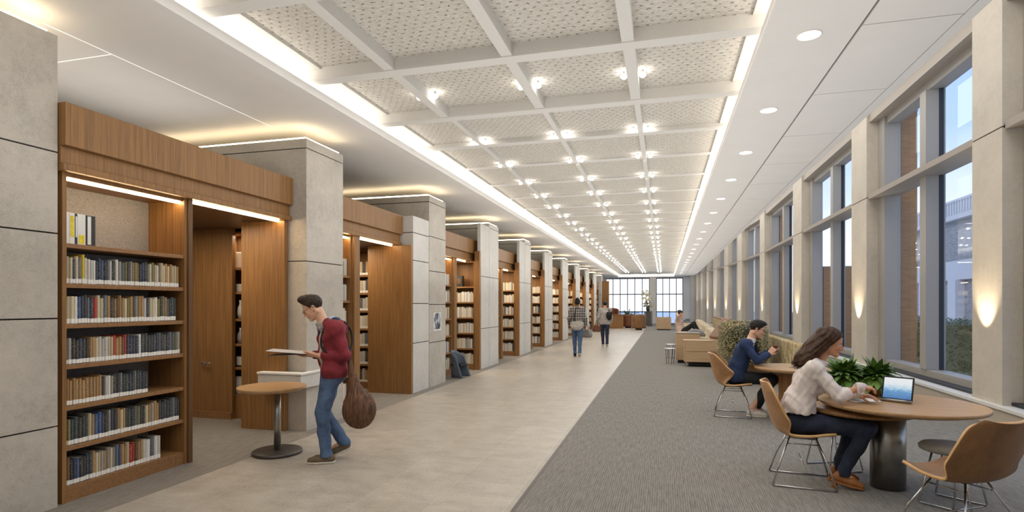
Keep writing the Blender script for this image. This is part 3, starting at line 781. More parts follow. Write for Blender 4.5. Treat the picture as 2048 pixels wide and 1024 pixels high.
# ================================================================= furniture
M['tan_shell'] = mk_fabric('tan_shell_fabric', lin(146, 104, 62), lin(178, 134, 88), 70, .15, .7)
M['tan_back'] = mk_fabric('brown_shell_weave', lin(112, 78, 44), lin(146, 106, 66), 160, .4, .8)
M['ply'] = wood('plywood_edge', lin(196, 152, 100), lin(224, 184, 132), scale=(3, 3, 3))
M['beige_cloth'] = mk_fabric('beige_upholstery', lin(176, 158, 128), lin(208, 192, 164), 50, .2)
M['grey_seat'] = mk_fabric('grey_seat_pad', lin(128, 122, 114), lin(156, 150, 140), 60, .15)
M['slate'] = plain('slate_blue_plastic', lin(86, 96, 110), .5)
M['leather'] = plain('brown_leather', lin(112, 66, 38), .5, noise=.2, nscale=9)
M['wicker'] = None
def mk_weave(name, c1, c2, sx=40, sz=34):
    m, nt, b = newmat(name)
    tc = nt.n.new('ShaderNodeTexCoord'); sp = nt.new('ShaderNodeSeparateXYZ', ins={0: tc.outputs['Object']})
    ang = nt.math('ARCTAN2', sp.outputs[1], sp.outputs[0])
    wv = nt.math('MULTIPLY', nt.math('SINE', nt.math('MULTIPLY', ang, sx)), nt.math('SINE', nt.math('MULTIPLY', sp.outputs[2], sz * 8)))
    f = nt.math('ADD', nt.math('MULTIPLY', wv, .3), nt.noise(tc.outputs['Object'], 60, 3, .7))
    nt.set(b, 'Base Color', nt.ramp(f, [(.2, c1), (.8, c2)])); b.inputs['Roughness'].default_value = .7
    bp = nt.new('ShaderNodeBump', ins={'Strength': .6, 'Distance': .008, 'Height': f}); nt.set(b, 'Normal', bp.outputs[0]); return m
M['wicker'] = mk_weave('woven_basket', lin(120, 78, 36), lin(196, 148, 82), 18, 14)

def round_table(name, label, loc, r, h, thick, col_r, base_r, mats, top_c=(0, 0), col_off=(0, 0)):
    t = thing(name, label, 'table', loc)
    MB().lathe([(r * .86, h - thick), (r * .985, h - thick * .6), (r, h - thick * .4), (r, h - .004), (r - .004, h)], c=(top_c[0], top_c[1], 0), n=72).build('table_top', mats[0], t)
    MB().lathe([(col_r, .01), (col_r, h - thick)], n=40).build('column', mats[1], t)
    if base_r: MB().lathe([(base_r, 0), (base_r, .024), (base_r - .012, .034), (col_r + .004, .036)], n=56).build('base_plate', mats[2], t)
    return t
round_table('pedestal_table', 'small round wooden pedestal table beside the man in the maroon hoodie', (-4.02, 5.19, .003), .35, .72, .045, .036, .255, ('wood_table', 'steel', 'steel_dark'), top_c=(-.05, -.02))
t = round_table('round_table', 'large round oak table on a thick steel column in front of the smiling woman', (1.887, 5.60, .005), 0.625, .74, .05, .135, 0, ('wood_table', 'steel', 'steel'), top_c=(.10, .03))
MB().lathe([(.20, .62), (.42, .635), (.43, .66), (.20, .68)], n=48, c=(-.18, .1, 0)).build('lower_shelf', 'wood', t)
t = thing('round_table', 'round oak table on a wooden plinth in front of the man in navy jacket', 'table', (1.72, 8.42, .005))
MB().lathe([(.42, .69), (.5, .705), (.51, .735), (.505, .74)], n=64).build('table_top', 'wood_table', t)
MB().lathe([(.20, 0), (.20, .69)], n=8, smooth=False).build('plinth', 'wood', t)

# ---- shell chairs
def shell_chair(label, loc, rz, wide=1.0, tall=1.0, mat='tan_shell', frame='chrome', backmat=None, wing=.12):
    t = thing('shell_chair', label, 'chair', loc, rz, 'tan shell chairs')
    C = [(.23, .455), (.16, .452), (.02, .435), (-.12, .44), (-.205, .475), (-.255, .56), (-.29, .68), (-.325, .82), (-.345, .90 * tall)]
    Wd = [.17, .20, .235, .255, .27, .285, .275, .235, .15]
    def samp(arr, v):
        q = v * (len(arr) - 1); i = min(int(q), len(arr) - 2); f = q - i
        p0 = arr[max(i - 1, 0)]; p1 = arr[i]; p2 = arr[i + 1]; p3 = arr[min(i + 2, len(arr) - 1)]
        cr = lambda a, b, c, d: .5 * (2 * b + (c - a) * f + (2 * a - 5 * b + 4 * c - d) * f * f + (3 * b - a - 3 * c + d) * f ** 3)
        return tuple(cr(*x) for x in zip(p0, p1, p2, p3)) if isinstance(p0, tuple) else cr(p0, p1, p2, p3)
    def fn(a, b):
        u = a * 2 - 1; x, z = samp(C, b); wdt = samp(Wd, b) * wide
        s = max(0.0, min(1.0, (b - .35) / .3))
        q = max(0.0, (b - .35) / .65); k = min(1.0, q * 2.2); k = k * k * (3 - 2 * k); lift = (.035 * (1 - s) + wing * .45 * k * (1 - q)) * abs(u) ** 2.2; fwd = (.05 + wing * (1 - q)) * k * abs(u) ** 2.0
        return (x + fwd, u * wdt, z + lift + .02 * s * abs(u) ** 2 * (1 - b))
    seat = MB().grid(fn, 24, 40)
    o = seat.build('seat_shell', [mat, 'ply'] if not backmat else [backmat, 'ply'], t)
    md = o.modifiers.new('thick', 'SOLIDIFY'); md.thickness = .022; md.offset = -1; md.material_offset_rim = 1; md.use_rim = True
    for sx in (1, -1):
        for sy in (1, -1):
            top = (.10 * sx - .02, .09 * sy, .428); kn = (.19 * sx - .02, .19 * sy * wide, .20); ft = (.25 * sx - .02, .235 * sy * wide, .008)
            MB().tube([top, kn, ft], .0075, 8).build('leg', frame, t)
    for sy in (1, -1): MB().tube([(.23, .235 * sy * wide, .008), (-.27, .235 * sy * wide, .008)], .0075, 8).build('floor_rail', frame, t)
    MB().tube([(.10, -.115, .36), (-.14, -.115, .36)], .006, 6).tube([(.10, .115, .36), (-.14, .115, .36)], .006, 6).tube([(-.02, -.19 * wide, .2), (-.02, .19 * wide, .2)], .006, 6).build('stretcher', frame, t)
    MB().box(-.12, .10, -.10, .10, .412, .428).build('mounting_plate', 'black', t)
    return t
A_R = math.radians(15.12)
WPOS = (1.266, 5.573); WROT = math.radians(-6)
MPOS = (1.127, 8.69); MROT = math.radians(-6)
def off(p, rot, dx, dy=0): return (p[0] + dx * math.cos(rot) - dy * math.sin(rot), p[1] + dx * math.sin(rot) + dy * math.cos(rot), .005)
shell_chair('tan shell chair that the smiling woman in the white blouse sits on', off(WPOS, WROT, -.05), WROT)
shell_chair('tan egg-backed shell chair under the man in the navy jacket', off(MPOS, MROT, -.145), MROT, 1.10, 1.0, wing=.34)
shell_chair('empty brown shell chair seen from behind at the lower right of the photo', (1.93, 4.50, .005), math.radians(121), 1.14, .96, backmat='tan_back', wing=.08)

def stool(label, loc, rz):
    t = thing('stool', label, 'stool', loc, rz, 'grey padded stools under the big table')
    MB().lathe([(.20, .42), (.225, .43), (.23, .455), (.21, .475), (.1, .482), (.001, .483)], n=32, cap=False, sx=1.0, sy=.9).lathe([(.001, .42), (.2, .42)], n=32, cap=False, sx=1, sy=.9).build('seat', 'grey_seat', t)
    for sy in (1, -1):
        MB().tube([(.10, .12 * sy, .42), (.17, .17 * sy, .02), (.165, .17 * sy, .008), (-.165, .17 * sy, .008), (-.17, .17 * sy, .02), (-.10, .12 * sy, .42)], .008, 8).build('sled_leg', 'chrome', t)
    MB().tube([(.14, -.145, .2), (.14, .145, .2)], .006, 6).build('stretcher', 'chrome', t)
stool('grey padded stool on wire legs, left of the steel table column', (1.60, 6.12, .005), .4)
stool('grey padded stool on wire legs, right of the steel table column', (2.22, 5.24, .005), -.7)

# ---- things on the big table
TB = .7465
t = thing('tablet_computer', 'tablet computer standing on the big table with blue picture on screen', 'tablet', (1.96, 5.62, TB), math.radians(234))
tilt = Matrix.Rotation(math.radians(-16), 4, 'Y')
def scr():
    m, nt, b = newmat('tablet_screen')
    tc = nt.n.new('ShaderNodeTexCoord'); sp = nt.new('ShaderNodeSeparateXYZ', ins={0: tc.outputs['Object']})
    n = nt.noise(nt.coord(scale=(30, 30, 90)), 1, 4, .7)
    hgt = nt.math('ADD', nt.math('MULTIPLY', sp.outputs[2], 5.0), nt.math('MULTIPLY', nt.math('SUBTRACT', n, .5), .5))
    c = nt.ramp(hgt, [(.1, lin(70, 116, 176)), (.45, lin(96, 156, 208)), (.62, lin(190, 220, 238)), (.8, lin(238, 242, 246))])
    nt.set(b, 'Base Color', (0, 0, 0, 1)); nt.set(b, 'Emission Color', c); b.inputs['Emission Strength'].default_value = .85; b.inputs['Roughness'].default_value = .15; return m
M['screen'] = scr()
MB().box(-.007, .004, -.118, .118, .012, .225).xf(tilt).build('body', 'black', t, bevel=.003)
MB().box(.004, .0052, -.106, .106, .032, .212).xf(tilt).build('screen', 'screen', t)
MB().tube([(.012, -.118, .014), (.012, .118, .014)], .014, 12).build('hinge_bar', 'steel', t)
MB().box(-.09, -.004, -.05, .05, 0, .004).build('kickstand', 'steel', t)
t = thing('notebook', 'white open notebook lying flat on the big table before the tablet', 'notebook', (1.70, 5.62, TB), math.radians(20))
MB().box(-.12, .12, -.08, .08, 0, .008).build('pages', 'filewhite', t, bevel=.003); MB().box(-.124, .124, -.083, .083, -.001, .0015).build('cover', 'grey_seat', t)

M['leaf'] = None
def mk_leaf(name, c1, c2, rough=.45):
    m, nt, b = newmat(name)
    g = nt.new('ShaderNodeNewGeometry'); n = nt.noise(nt.coord(), 18, 2, .5)
    f = nt.math('ADD', nt.math('MULTIPLY', g.outputs['Random Per Island'], .6), nt.math('MULTIPLY', n, .4))
    nt.set(b, 'Base Color', nt.ramp(f, [(.15, c1), (.75, c2)])); b.inputs['Roughness'].default_value = rough
    return m
M['leaf'] = mk_leaf('green_leaf', lin(36, 72, 28), lin(116, 156, 68))
def leaf_blade(mb, base, az, el, L, wd, droop, seg=6, mi=0):
    d = Vector((math.cos(az) * math.cos(el), math.sin(az) * math.cos(el), math.sin(el))); side = Vector((-math.sin(az), math.cos(az), 0))
    p = Vector(base); v = []; f = []
    for i in range(seg + 1):
        q = i / seg; wq = wd * (math.sin(PI * min(1, q * .93 + .07)) ** .8) if q < 1 else 0.0008
        if q < .25: wq = max(.0015, wd * (q / .25) ** 1.6 * .7)
        up = side.cross(d).normalized()
        v += [p - side * wq + up * wq * .25, p, p + side * wq + up * wq * .25]
        d = (d + Vector((0, 0, -droop / seg))).normalized(); p = p + d * (L / seg)
    for i in range(seg):
        a = i * 3; f += [(a, a + 3, a + 4, a + 1), (a + 1, a + 4, a + 5, a + 2)]
    mb.add(v, f, mi, True)
def potted(label, loc, pr, ph, nleaf, L, spread, seed, potmat='wicker'):
    rnd = random.Random(seed); t = thing('potted_plant', label, 'plant', loc)
    MB().lathe([(pr * .72, 0), (pr * .86, ph * .4), (pr * .98, ph * .8), (pr * 1.04, ph), (pr * .92, ph), (pr * .9, ph * .9)], n=28).build('basket_pot', potmat, t)
    mb = MB()
    for i in range(nleaf):
        az = rnd.uniform(0, 2 * PI); el = rnd.uniform(.25, 1.45); l = L * rnd.uniform(.55, 1.1)
        leaf_blade(mb, (rnd.uniform(-.4, .4) * pr, rnd.uniform(-.4, .4) * pr, ph * .9), az, el, l * spread(el), L * rnd.uniform(.09, .15), rnd.uniform(.9, 2.4))
    mb.build('foliage', 'leaf', t); return t
potted('leafy green plant in a woven basket pot behind the tablet on the big table', (1.93, 6.02, TB), .075, .17, 240, .25, lambda e: 1.0, 3)
potted('bushy green plant in a low woven bowl beyond the woman\'s forearms', (1.67, 6.06, TB), .08, .15, 240, .25, lambda e: 1.0, 4)

# ---- white ledge on the first stone pier
t = thing('wall_ledge', 'white wall-mounted ledge on the stone pier behind the pedestal table', 'ledge', (-4.6, 6.0, .56))
MB().box(-.32, .24, -.02, .09, 0, .17).box(.24, .30, -.02, .45, 0, .17).build('body', 'stone_pale', t, bevel=.004); MB().box(-.33, .25, -.03, .092, .17, .195).box(.25, .315, -.03, .46, .17, .195).build('top', 'white', t, bevel=.004)

# ---- poster and slate chair near the second pier
def mk_poster():
    m, nt, b = newmat('poster_print')
    n = nt.noise(nt.coord(scale=(1, 9, 5)), 1.4, 3, .6); sp = nt.new('ShaderNodeSeparateXYZ', ins={0: nt.coord()})
    f = nt.math('SUBTRACT', nt.math('ADD', n, .12), nt.math('MULTIPLY', nt.math('ABSOLUTE', sp.outputs[1]), 1.4))
    nt.set(b, 'Base Color', nt.ramp(f, [(.42, lin(206, 208, 210)), (.5, lin(130, 136, 146)), (.58, lin(52, 58, 70))])); b.inputs['Roughness'].default_value = .6; return m
M['poster'] = mk_poster()
o = MB().box(0, .006, -.2, .2, 0, .36).build('wall_picture', 'filewhite'); o.location = (XF + .001, 10.42, 1.08); tag(o, 'small poster with dark figures on the second stone pier', 'poster')
MB().box(.006, .007, -.185, .185, .03, .35).build('print', 'poster', o)
t = thing('child_chair', 'slate blue plastic chair with rounded sides standing by the second stone pier', 'chair', (-4.34, 11.55, .003), math.radians(-10))
q = []
for i in range(13):
    a = PI * (i / 12); q.append((-.16 * math.sin(a) * 1.0 + .04, .17 * math.cos(a)))
def shellfn(a, b):
    ang = PI * a; x = .05 - .19 * math.sin(ang) ** .8; y = .18 * math.cos(ang); z = .02 + b * (.46 + .12 * math.sin(ang))
    return (x + .16 * (1 - b) * (abs(math.cos(ang)) ** 3), y, z)
MB().grid(shellfn, 24, 8).build('shell', 'slate', t, solid=.02)
MB().box(-.10, .15, -.15, .15, .26, .31).build('seat', 'black', t, bevel=.01)

# ================================================================= lounge area
t = thing('low_cabinet', 'low oak cabinet with two wide drawers on steel feet, front of the lounge', 'cabinet', (.92, 15.1, .005))
MB().box(-.42, .6, .02, .55, .12, .66).build('carcass', 'wood_x', t, bevel=.006); MB().box(-.43, .61, -.0, .56, .66, .675).build('top', 'wood_x', t, bevel=.003)
for z0, z1 in ((.125, .385), (.395, .655)): MB().box(-.38, .6, -.005, .02, z0, z1).build('drawer', 'wood_x', t, bevel=.004)
for x in (-.36, .55):
    for y in (.06, .5): MB().box(x - .02, x + .02, y - .02, y + .02, 0, .12).build('foot', 'chrome', t)
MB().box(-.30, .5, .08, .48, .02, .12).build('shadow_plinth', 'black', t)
t = thing('low_cabinet', 'taller oak cabinet just behind the two drawer cabinet in the lounge', 'cabinet', (.62, 16.0, .005))
MB().box(-.30, .32, 0, .5, .08, .80).build('carcass', 'wood_x', t, bevel=.006); MB().box(-.31, .33, -.01, .51, .80, .82).build('top', 'grey_seat', t, bevel=.004)
MB().box(-.29, .31, -.006, .0, .40, .78).build('door', 'wood_x', t, bevel=.003); MB().box(-.25, .28, .04, .46, 0, .08).build('plinth', 'black', t)

def mk_spines(name):
    m, nt, b = newmat(name)
    tc = nt.n.new('ShaderNodeTexCoord'); sp = nt.new('ShaderNodeSeparateXYZ', ins={0: tc.outputs['Object']})
    cb = nt.new('ShaderNodeCombineXYZ', ins={0: sp.outputs[2], 1: nt.math('ADD', sp.outputs[1], nt.math('MULTIPLY', sp.outputs[0], .9)), 2: 0.0})
    br = nt.new('ShaderNodeTexBrick', ins={'Vector': cb.outputs[0], 'Scale': 1, 'Mortar Size': .006, 'Brick Width': .15, 'Row Height': .035, 'Color1': (0, 0, 0, 1), 'Color2': (1, 1, 1, 1), 'Mortar': (.2, .2, .2, 1)})
    v = nt.noise(tc.outputs['Object'], 26, 3, .7)
    f = nt.math('ADD', nt.math('MULTIPLY', br.outputs[0], .55), nt.math('MULTIPLY', v, .5))
    nt.set(b, 'Base Color', nt.ramp(f, [(.2, lin(96, 74, 40)), (.42, lin(168, 146, 98)), (.6, lin(212, 198, 158)), (.85, lin(232, 222, 190))])); b.inputs['Roughness'].default_value = .9; return m
M['spinecloth'] = mk_spines('striped_beige_tapestry')
def screen(label, x0, x1, y0, y1, h, rail=False):
    t = thing('upholstered_screen', label, 'banquette back', (x0, y0, .005), 0, None)
    L = y1 - y0
    MB().box(0, x1 - x0, 0, L, .12, h).build('padded_panel', 'spinecloth', t, bevel=.03)
    MB().box(.02, x1 - x0 - .02, .05, L - .05, 0, .12).build('plinth', 'wood', t)
    if rail: MB().box(-.02, x1 - x0 + .02, 0, L, h, h + .05).build('top_rail', 'wood', t, bevel=.006)
screen('long low screen in striped beige tapestry behind the man in the navy jacket', 2.28, 2.44, 9.7, 18.0, .90)
screen('distant beige tapestry screen with a wooden top rail behind the sofas', 2.28, 2.44, 19.5, 29, .98, True)

# dense shrub in a trough
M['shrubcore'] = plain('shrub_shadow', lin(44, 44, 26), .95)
M['shrubleaf'] = mk_leaf('shrub_leaf', lin(62, 72, 36), lin(196, 184, 140), .8)
def shrub(label, loc, sx, sy, z0, z1, n, seed, leafm, planter=True, cat='shrub', L=.06):
    rnd = random.Random(seed); t = thing('shrub', label, cat, loc)
    mb = MB(); cz = (z0 + z1) / 2; rz_ = (z1 - z0) / 2
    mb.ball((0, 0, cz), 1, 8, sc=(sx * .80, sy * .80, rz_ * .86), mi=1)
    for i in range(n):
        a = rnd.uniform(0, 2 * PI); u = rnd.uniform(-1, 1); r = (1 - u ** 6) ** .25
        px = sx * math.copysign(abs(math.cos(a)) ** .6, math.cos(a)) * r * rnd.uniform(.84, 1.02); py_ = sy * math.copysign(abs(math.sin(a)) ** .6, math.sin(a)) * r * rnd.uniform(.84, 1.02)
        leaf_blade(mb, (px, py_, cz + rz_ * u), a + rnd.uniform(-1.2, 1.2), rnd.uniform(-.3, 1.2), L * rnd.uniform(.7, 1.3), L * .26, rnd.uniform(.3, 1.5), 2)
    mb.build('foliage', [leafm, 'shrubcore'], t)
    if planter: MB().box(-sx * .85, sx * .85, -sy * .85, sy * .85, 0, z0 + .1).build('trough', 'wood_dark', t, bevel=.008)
    return t
shrub('dense mottled shrub in a wooden trough beside the lounge cabinets', (1.62, 12.95, .005), .46, .85, .32, 1.24, 9000, 11, 'shrubleaf', L=.045)

def sofa(label, loc, L, W=1.25, group='beige sofas in the lounge'):
    """long side along +y, back toward +x"""
    t = thing('sofa', label, 'sofa', loc, 0, group)
    MB().box(0, W, 0, L, .10, .26).build('base_frame', 'wood_x', t, bevel=.006)
    n = max(1, round(L / .95)); cw_ = (L - .32) / n
    for k in range(n):
        MB().box(.02, W - .28, .16 + k * cw_ + .006, .16 + (k + 1) * cw_ - .006, .26, .46).build('seat_cushion', 'beige_cloth', t, bevel=.04)
        MB().box(W - .36, W - .10, .16 + k * cw_ + .01, .16 + (k + 1) * cw_ - .01, .44, .86).build('back_cushion', 'beige_cloth', t, bevel=.06)
    for y in (0, L - .16):
        MB().box(.0, W - .04, y, y + .16, .26, .68).build('armrest', 'beige_cloth', t, bevel=.06)
    for x in (.06, W - .06):
        for y in (.08, L - .08): MB().box(x - .02, x + .02, y - .02, y + .02, 0, .10).build('leg', 'chrome', t)
    return t
sofa('beige sofa closest to the oak cabinets', (.42, 16.75, .005), 2.7)
sofa('middle beige sofa, the one the lounging person occupies', (.48, 19.9, .005), 2.8)
sofa('beige sofa behind the lounging person, toward the far end', (.56, 23.3, .005), 2.8)
sofa('farthest beige sofa along the window side of the lounge', (.62, 26.6, .005), 2.8)
def cushion(name, label, loc, rx, ry, s, m, cat='cushion'):
    o = MB().ball((0, 0, 0), 1, 12, sc=s).build(name, m); o.location = loc; o.rotation_euler = (rx, ry, .2); tag(o, label, cat); return o
M['greycap'] = mk_fabric('grey_cushion_cloth', lin(104, 102, 102), lin(138, 136, 134), 60, .2)
cushion('cushion', 'rounded grey cushion resting on the near sofa arm', (.93, 18.25, .655), .2, 0, (.30, .2, .19), 'greycap')
cushion('cushion', 'flat black cushion lying on the seat of the near sofa', (.95, 17.45, .55), 0, 0, (.36, .28, .08), 'black')
o = MB().box(-.05, .05, -.28, .28, 0, .62).build('leather_cushion', 'leather', bevel=.035); o.location = (1.24, 15.35, .72); o.rotation_euler = (0, .62, .3); tag(o, 'brown leather cushion leaning on top of the drawer cabinet', 'cushion')
o = MB().box(-.16, .16, -.10, .10, 0, .20).build('bag', M['slate'], bevel=.05); o.location = (1.56, 15.55, .69); tag(o, 'dark blue soft bag beside the brown leather cushion', 'bag'); MB().tube([(-.08, 0, .19), (-.06, 0, .27), (.06, 0, .27), (.08, 0, .19)], .01, 6).build('handle', 'black', o)

# wire side table beside the sofas
def wire_table(label, loc):
    t = thing('wire_side_table', label, 'table', loc, 0, 'wire side tables by the sofas')
    MB().lathe([(.15, .40), (.15, .415)], n=20).build('table_top', 'chrome', t)
    for k in range(4):
        a = PI / 2 * k + .4; MB().tube([(.13 * math.cos(a), .13 * math.sin(a), .4), (.10 * math.cos(a), .10 * math.sin(a), 0)], .007, 6).build('leg', 'black', t)
    MB().tube([(.12 * math.cos(2 * PI * k / 16), .12 * math.sin(2 * PI * k / 16), .2) for k in range(16)], .006, 6, closed=True).build('ring', 'chrome', t)
wire_table('small wire side table beside the taller oak cabinet', (.16, 15.75, .005))
wire_table('small wire side table at the walkway edge of the near sofa', (.2, 17.4, .005))

# ================================================================= far end
t = thing('reception_desk', 'slatted wooden reception desk at the far end of the hall', 'desk', (-3.15, 38.2, .005))
MB().box(-.5, .5, 0, .6, .0, .88).build('front_body', 'wood_desk', t, bevel=.01); MB().box(-.54, .54, -.05, .64, .88, .93).build('counter_top', 'wood', t, bevel=.006)
for k in range(9): MB().box(-.47 + k * .11, -.44 + k * .11, -.02, 0, .02, .86).build('slat', 'wood', t)
def tub_chair(label, loc, rz, m, h=.85, w=.42, group=None):
    t = thing('tub_chair', label, 'armchair', loc, rz, group)
    def fn(a, b):
        an = PI * (1.25 * a - .125); s = .8 + .2 * math.sin(PI * a)
        return (-w * math.sin(an), w * math.cos(an), .08 + b * (h * s - .08))
    MB().grid(fn, 24, 6).build('back_shell', m, t, solid=.07)
    MB().lathe([(w * .85, .10), (w * .86, .36), (w * .8, .42), (.001, .44)], n=28, cap=False).build('seat', m, t)
    MB().lathe([(w * .5, 0), (w * .5, .10)], n=20).build('plinth', 'black', t)
    return t
tub_chair('brown leather tub armchair left of the pair, next to the reception desk', (-2.38, 39.4, .005), 2.0, 'leather', .95)
tub_chair('wide olive brown tub armchair in the walkway before the far glazing', (-1.55, 36.6, .005), 1.9, 'tan_back', .98, .42)
tub_chair('dark brown round-backed chair rising behind the reception desk', (-3.5, 39.7, .005), -1.6, 'leather', 1.35, .45)
t = thing('sofa', 'pale oak-sided settee standing alone near the far windows', 'sofa', (-.02, 36.3, .005))
MB().box(-.45, .45, 0, .06, .06, .78).build('side_panel', 'wood_x', t, bevel=.005); MB().box(-.45, .45, 1.5, 1.56, .06, .78).build('side_panel', 'wood_x', t, bevel=.005)
MB().box(-.42, .40, .06, 1.5, .10, .46).build('seat_cushion', 'beige_cloth', t, bevel=.03); MB().box(.2, .44, .06, 1.5, .46, .80).build('back_cushion', 'leather', t, bevel=.05); MB().box(-.4, .4, .1, 1.46, 0, .10).build('plinth', 'black', t)
# flower stand
t = thing('plant_stand', 'tall dark glass stand carrying the flower arrangement by the far glazing', 'stand', (-1.12, 42.6, .005))
MB().box(-.28, .28, -.28, .28, 1.05, 1.10).build('top', 'steel_dark', t)
for x in (-.25, .25):
    for y in (-.25, .25): MB().box(x - .02, x + .02, y - .02, y + .02, 0, 1.05).build('leg', 'black', t)
MB().box(-.2, .2, -.2, .2, .02, 1.04).build('glass_box', 'steel_dark', t)
t = thing('flower_arrangement', 'tall arrangement of cream blossoms and branches on the dark stand', 'flowers', (-1.15, 42.6, 1.108))
MB().lathe([(.09, 0), (.14, .2), (.08, .35), (.10, .4)], n=18).build('vase', 'steel_dark', t)
rnd = random.Random(9); fb = MB(); lb = MB()
for i in range(90):
    z = rnd.uniform(.35, 1.55); r = .12 + .30 * math.sin(PI * min(1, z / 1.7)); a = rnd.uniform(0, 2 * PI)
    x = math.cos(a) * r * rnd.uniform(.3, 1) - .18 * (z - .4); y = math.sin(a) * r * rnd.uniform(.3, 1)
    if i % 2: fb.ball((x, y, z), rnd.uniform(.05, .09), 4)
    else: leaf_blade(lb, (x, y, z), a, .5, .25, .05, 1.2, 3)
fb.build('blossoms', 'beige_cloth', t); lb.build('leaves', 'leaf', t)
for p in range(4): MB().tube([(0, 0, .35), (-.1 - .03 * p, .05 * p, .9), (-.2 + .1 * p, .05, 1.4)], .012, 5).build('branch', 'wood_dark', t)
# black railing with a small plant
t = thing('black_railing', 'short black metal railing in front of the far windows', 'railing', (-2.6, 44.6, .005))
MB().box(-.75, .75, -.02, .02, .94, .98).build('top_rail', 'black', t)
for k in range(9): MB().box(-.75 + k * .185, -.73 + k * .185, -.012, .012, 0, .94).build('baluster', 'black', t)
potted('dark leafy plant standing on the floor behind the far black railing', (-2.75, 45.4, .005), .2, .5, 50, .9, lambda e: 1.0, 8, 'black')
# bags on the floor by the left piers
def floorbag(label, loc, s, m, rz):
    t = thing('handbag', label, 'bag', loc, rz)
    MB().prism([(-.22 * s, 0), (.22 * s, 0), (.25 * s, .08 * s), (.17 * s, .26 * s), (-.17 * s, .26 * s), (-.25 * s, .08 * s)], -.10 * s, .10 * s, axis='Y').build('body', m, t, bevel=.03 * s)
    MB().tube([(-.13 * s, 0, .25 * s), (-.11 * s, 0, .38 * s), (0, 0, .44 * s), (.11 * s, 0, .38 * s), (.13 * s, 0, .25 * s)], .013 * s, 6).build('handle', m, t)
floorbag('dark brown handbag left on the floor by the far piers', (-3.72, 33.4, .004), 1.5, 'leather', .2)
floorbag('grey tote bag on the floor beyond the woman in the patterned vest', (-3.75, 27.5, .004), 1.5, 'greycap', -.3)

# ================================================================= outside
M['hedgeleaf'] = mk_leaf('hedge_leaf', lin(62, 74, 48), lin(168, 170, 134), .85)
def hedge(label, x0, x1, y0, y1, z1, n, seed, group=None):
    rnd = random.Random(seed); t = thing('hedge', label, 'hedge', (x0, y0, -.25), 0, group); mb = MB(); W, L, H = x1 - x0, y1 - y0, z1 + .25
    mb.box(.08, W - .08, .05, L - .05, 0, H - .08)
    for i in range(n):
        if rnd.random() < .7: p = (rnd.uniform(-.02, .10), rnd.uniform(0, L), rnd.uniform(.1, H)); az = PI + rnd.uniform(-1.3, 1.3)
        else: p = (rnd.uniform(0, W), rnd.uniform(0, L), H + rnd.uniform(-.1, .04)); az = rnd.uniform(0, 6.28)
        leaf_blade(mb, p, az, rnd.uniform(-.2, 1.2), rnd.uniform(.05, .1), .022, 1.0, 2)
    mb.build('foliage', 'hedgeleaf', t)
hedge('clipped hedge outside the big window next to the table', 6.4, 7.4, 9.5, 22.5, 1.22, 9000, 21)
hedge('clipped hedge outside the windows further along the hall', 6.4, 7.4, 23.2, 40, 1.15, 2500, 22)
# wood-clad fins outside
def fin(label, y, x0, x1, z1):
    o = MB().box(0, x1 - x0, 0, .12, 0, z1 + .25).build('wood_clad_fin', 'ext_wood', bevel=.004); o.location = (x0, y, -.25); tag(o, label, 'fin', 'wood clad fins outside the windows'); MB().box(-.01, x1 - x0 + .01, -.01, .13, z1 + .25, z1 + .28).build('cap', 'alu_warm', o)
fin('tall wood clad fin outside the big window by the table', 13.42, 4.76, 5.06, 5.6)
fin('lower wood clad fin outside the second big window', 19.3, 4.76, 6.2, 2.75)
fin('wood clad fin outside the third big window', 26.1, 4.76, 5.06, 5.6)
# buildings
t = thing('building', 'grey brick building with a white balustrade beyond the hedge', 'building', (18, 24, -.25))
MB().box(0, 14, 0, 26, 0, 7.2).build('wall', 'brick', t)
MB().box(-.3, 14, -.2, 26, 3.4, 4.6).build('stone_band', 'ext_stone', t); MB().box(-.35, 14, -.25, 26.1, 7.2, 7.5).build('cornice', 'ext_stone', t)
MB().box(-.35, -.15, -.25, 26, 8.3, 8.45).build('balustrade_rail', 'ext_stone', t)
for k in range(80): MB().box(-.33, -.17, -.2 + k * .33, -.04 + k * .33, 7.5, 8.3).build('baluster', 'ext_stone', t)
for k in range(6): MB().box(-.5, .02, .2 + k * 4.2, 1.2 + k * 4.2, 0, 3.4).build('pilaster', 'ext_stone', t)
t = thing('building', 'tall pale tower block with an open frame behind the balustrade building', 'building', (34, 54, -.25))
MB().box(0, 6, 0, 3, 0, 20).box(0, 6, 6, 8, 0, 20).box(0, 6, 3, 6, 17.5, 20).build('wall', 'brick', t); MB().box(2, 6, 3, 6, 0, 14).build('recessed_wall', 'ext_stone', t)
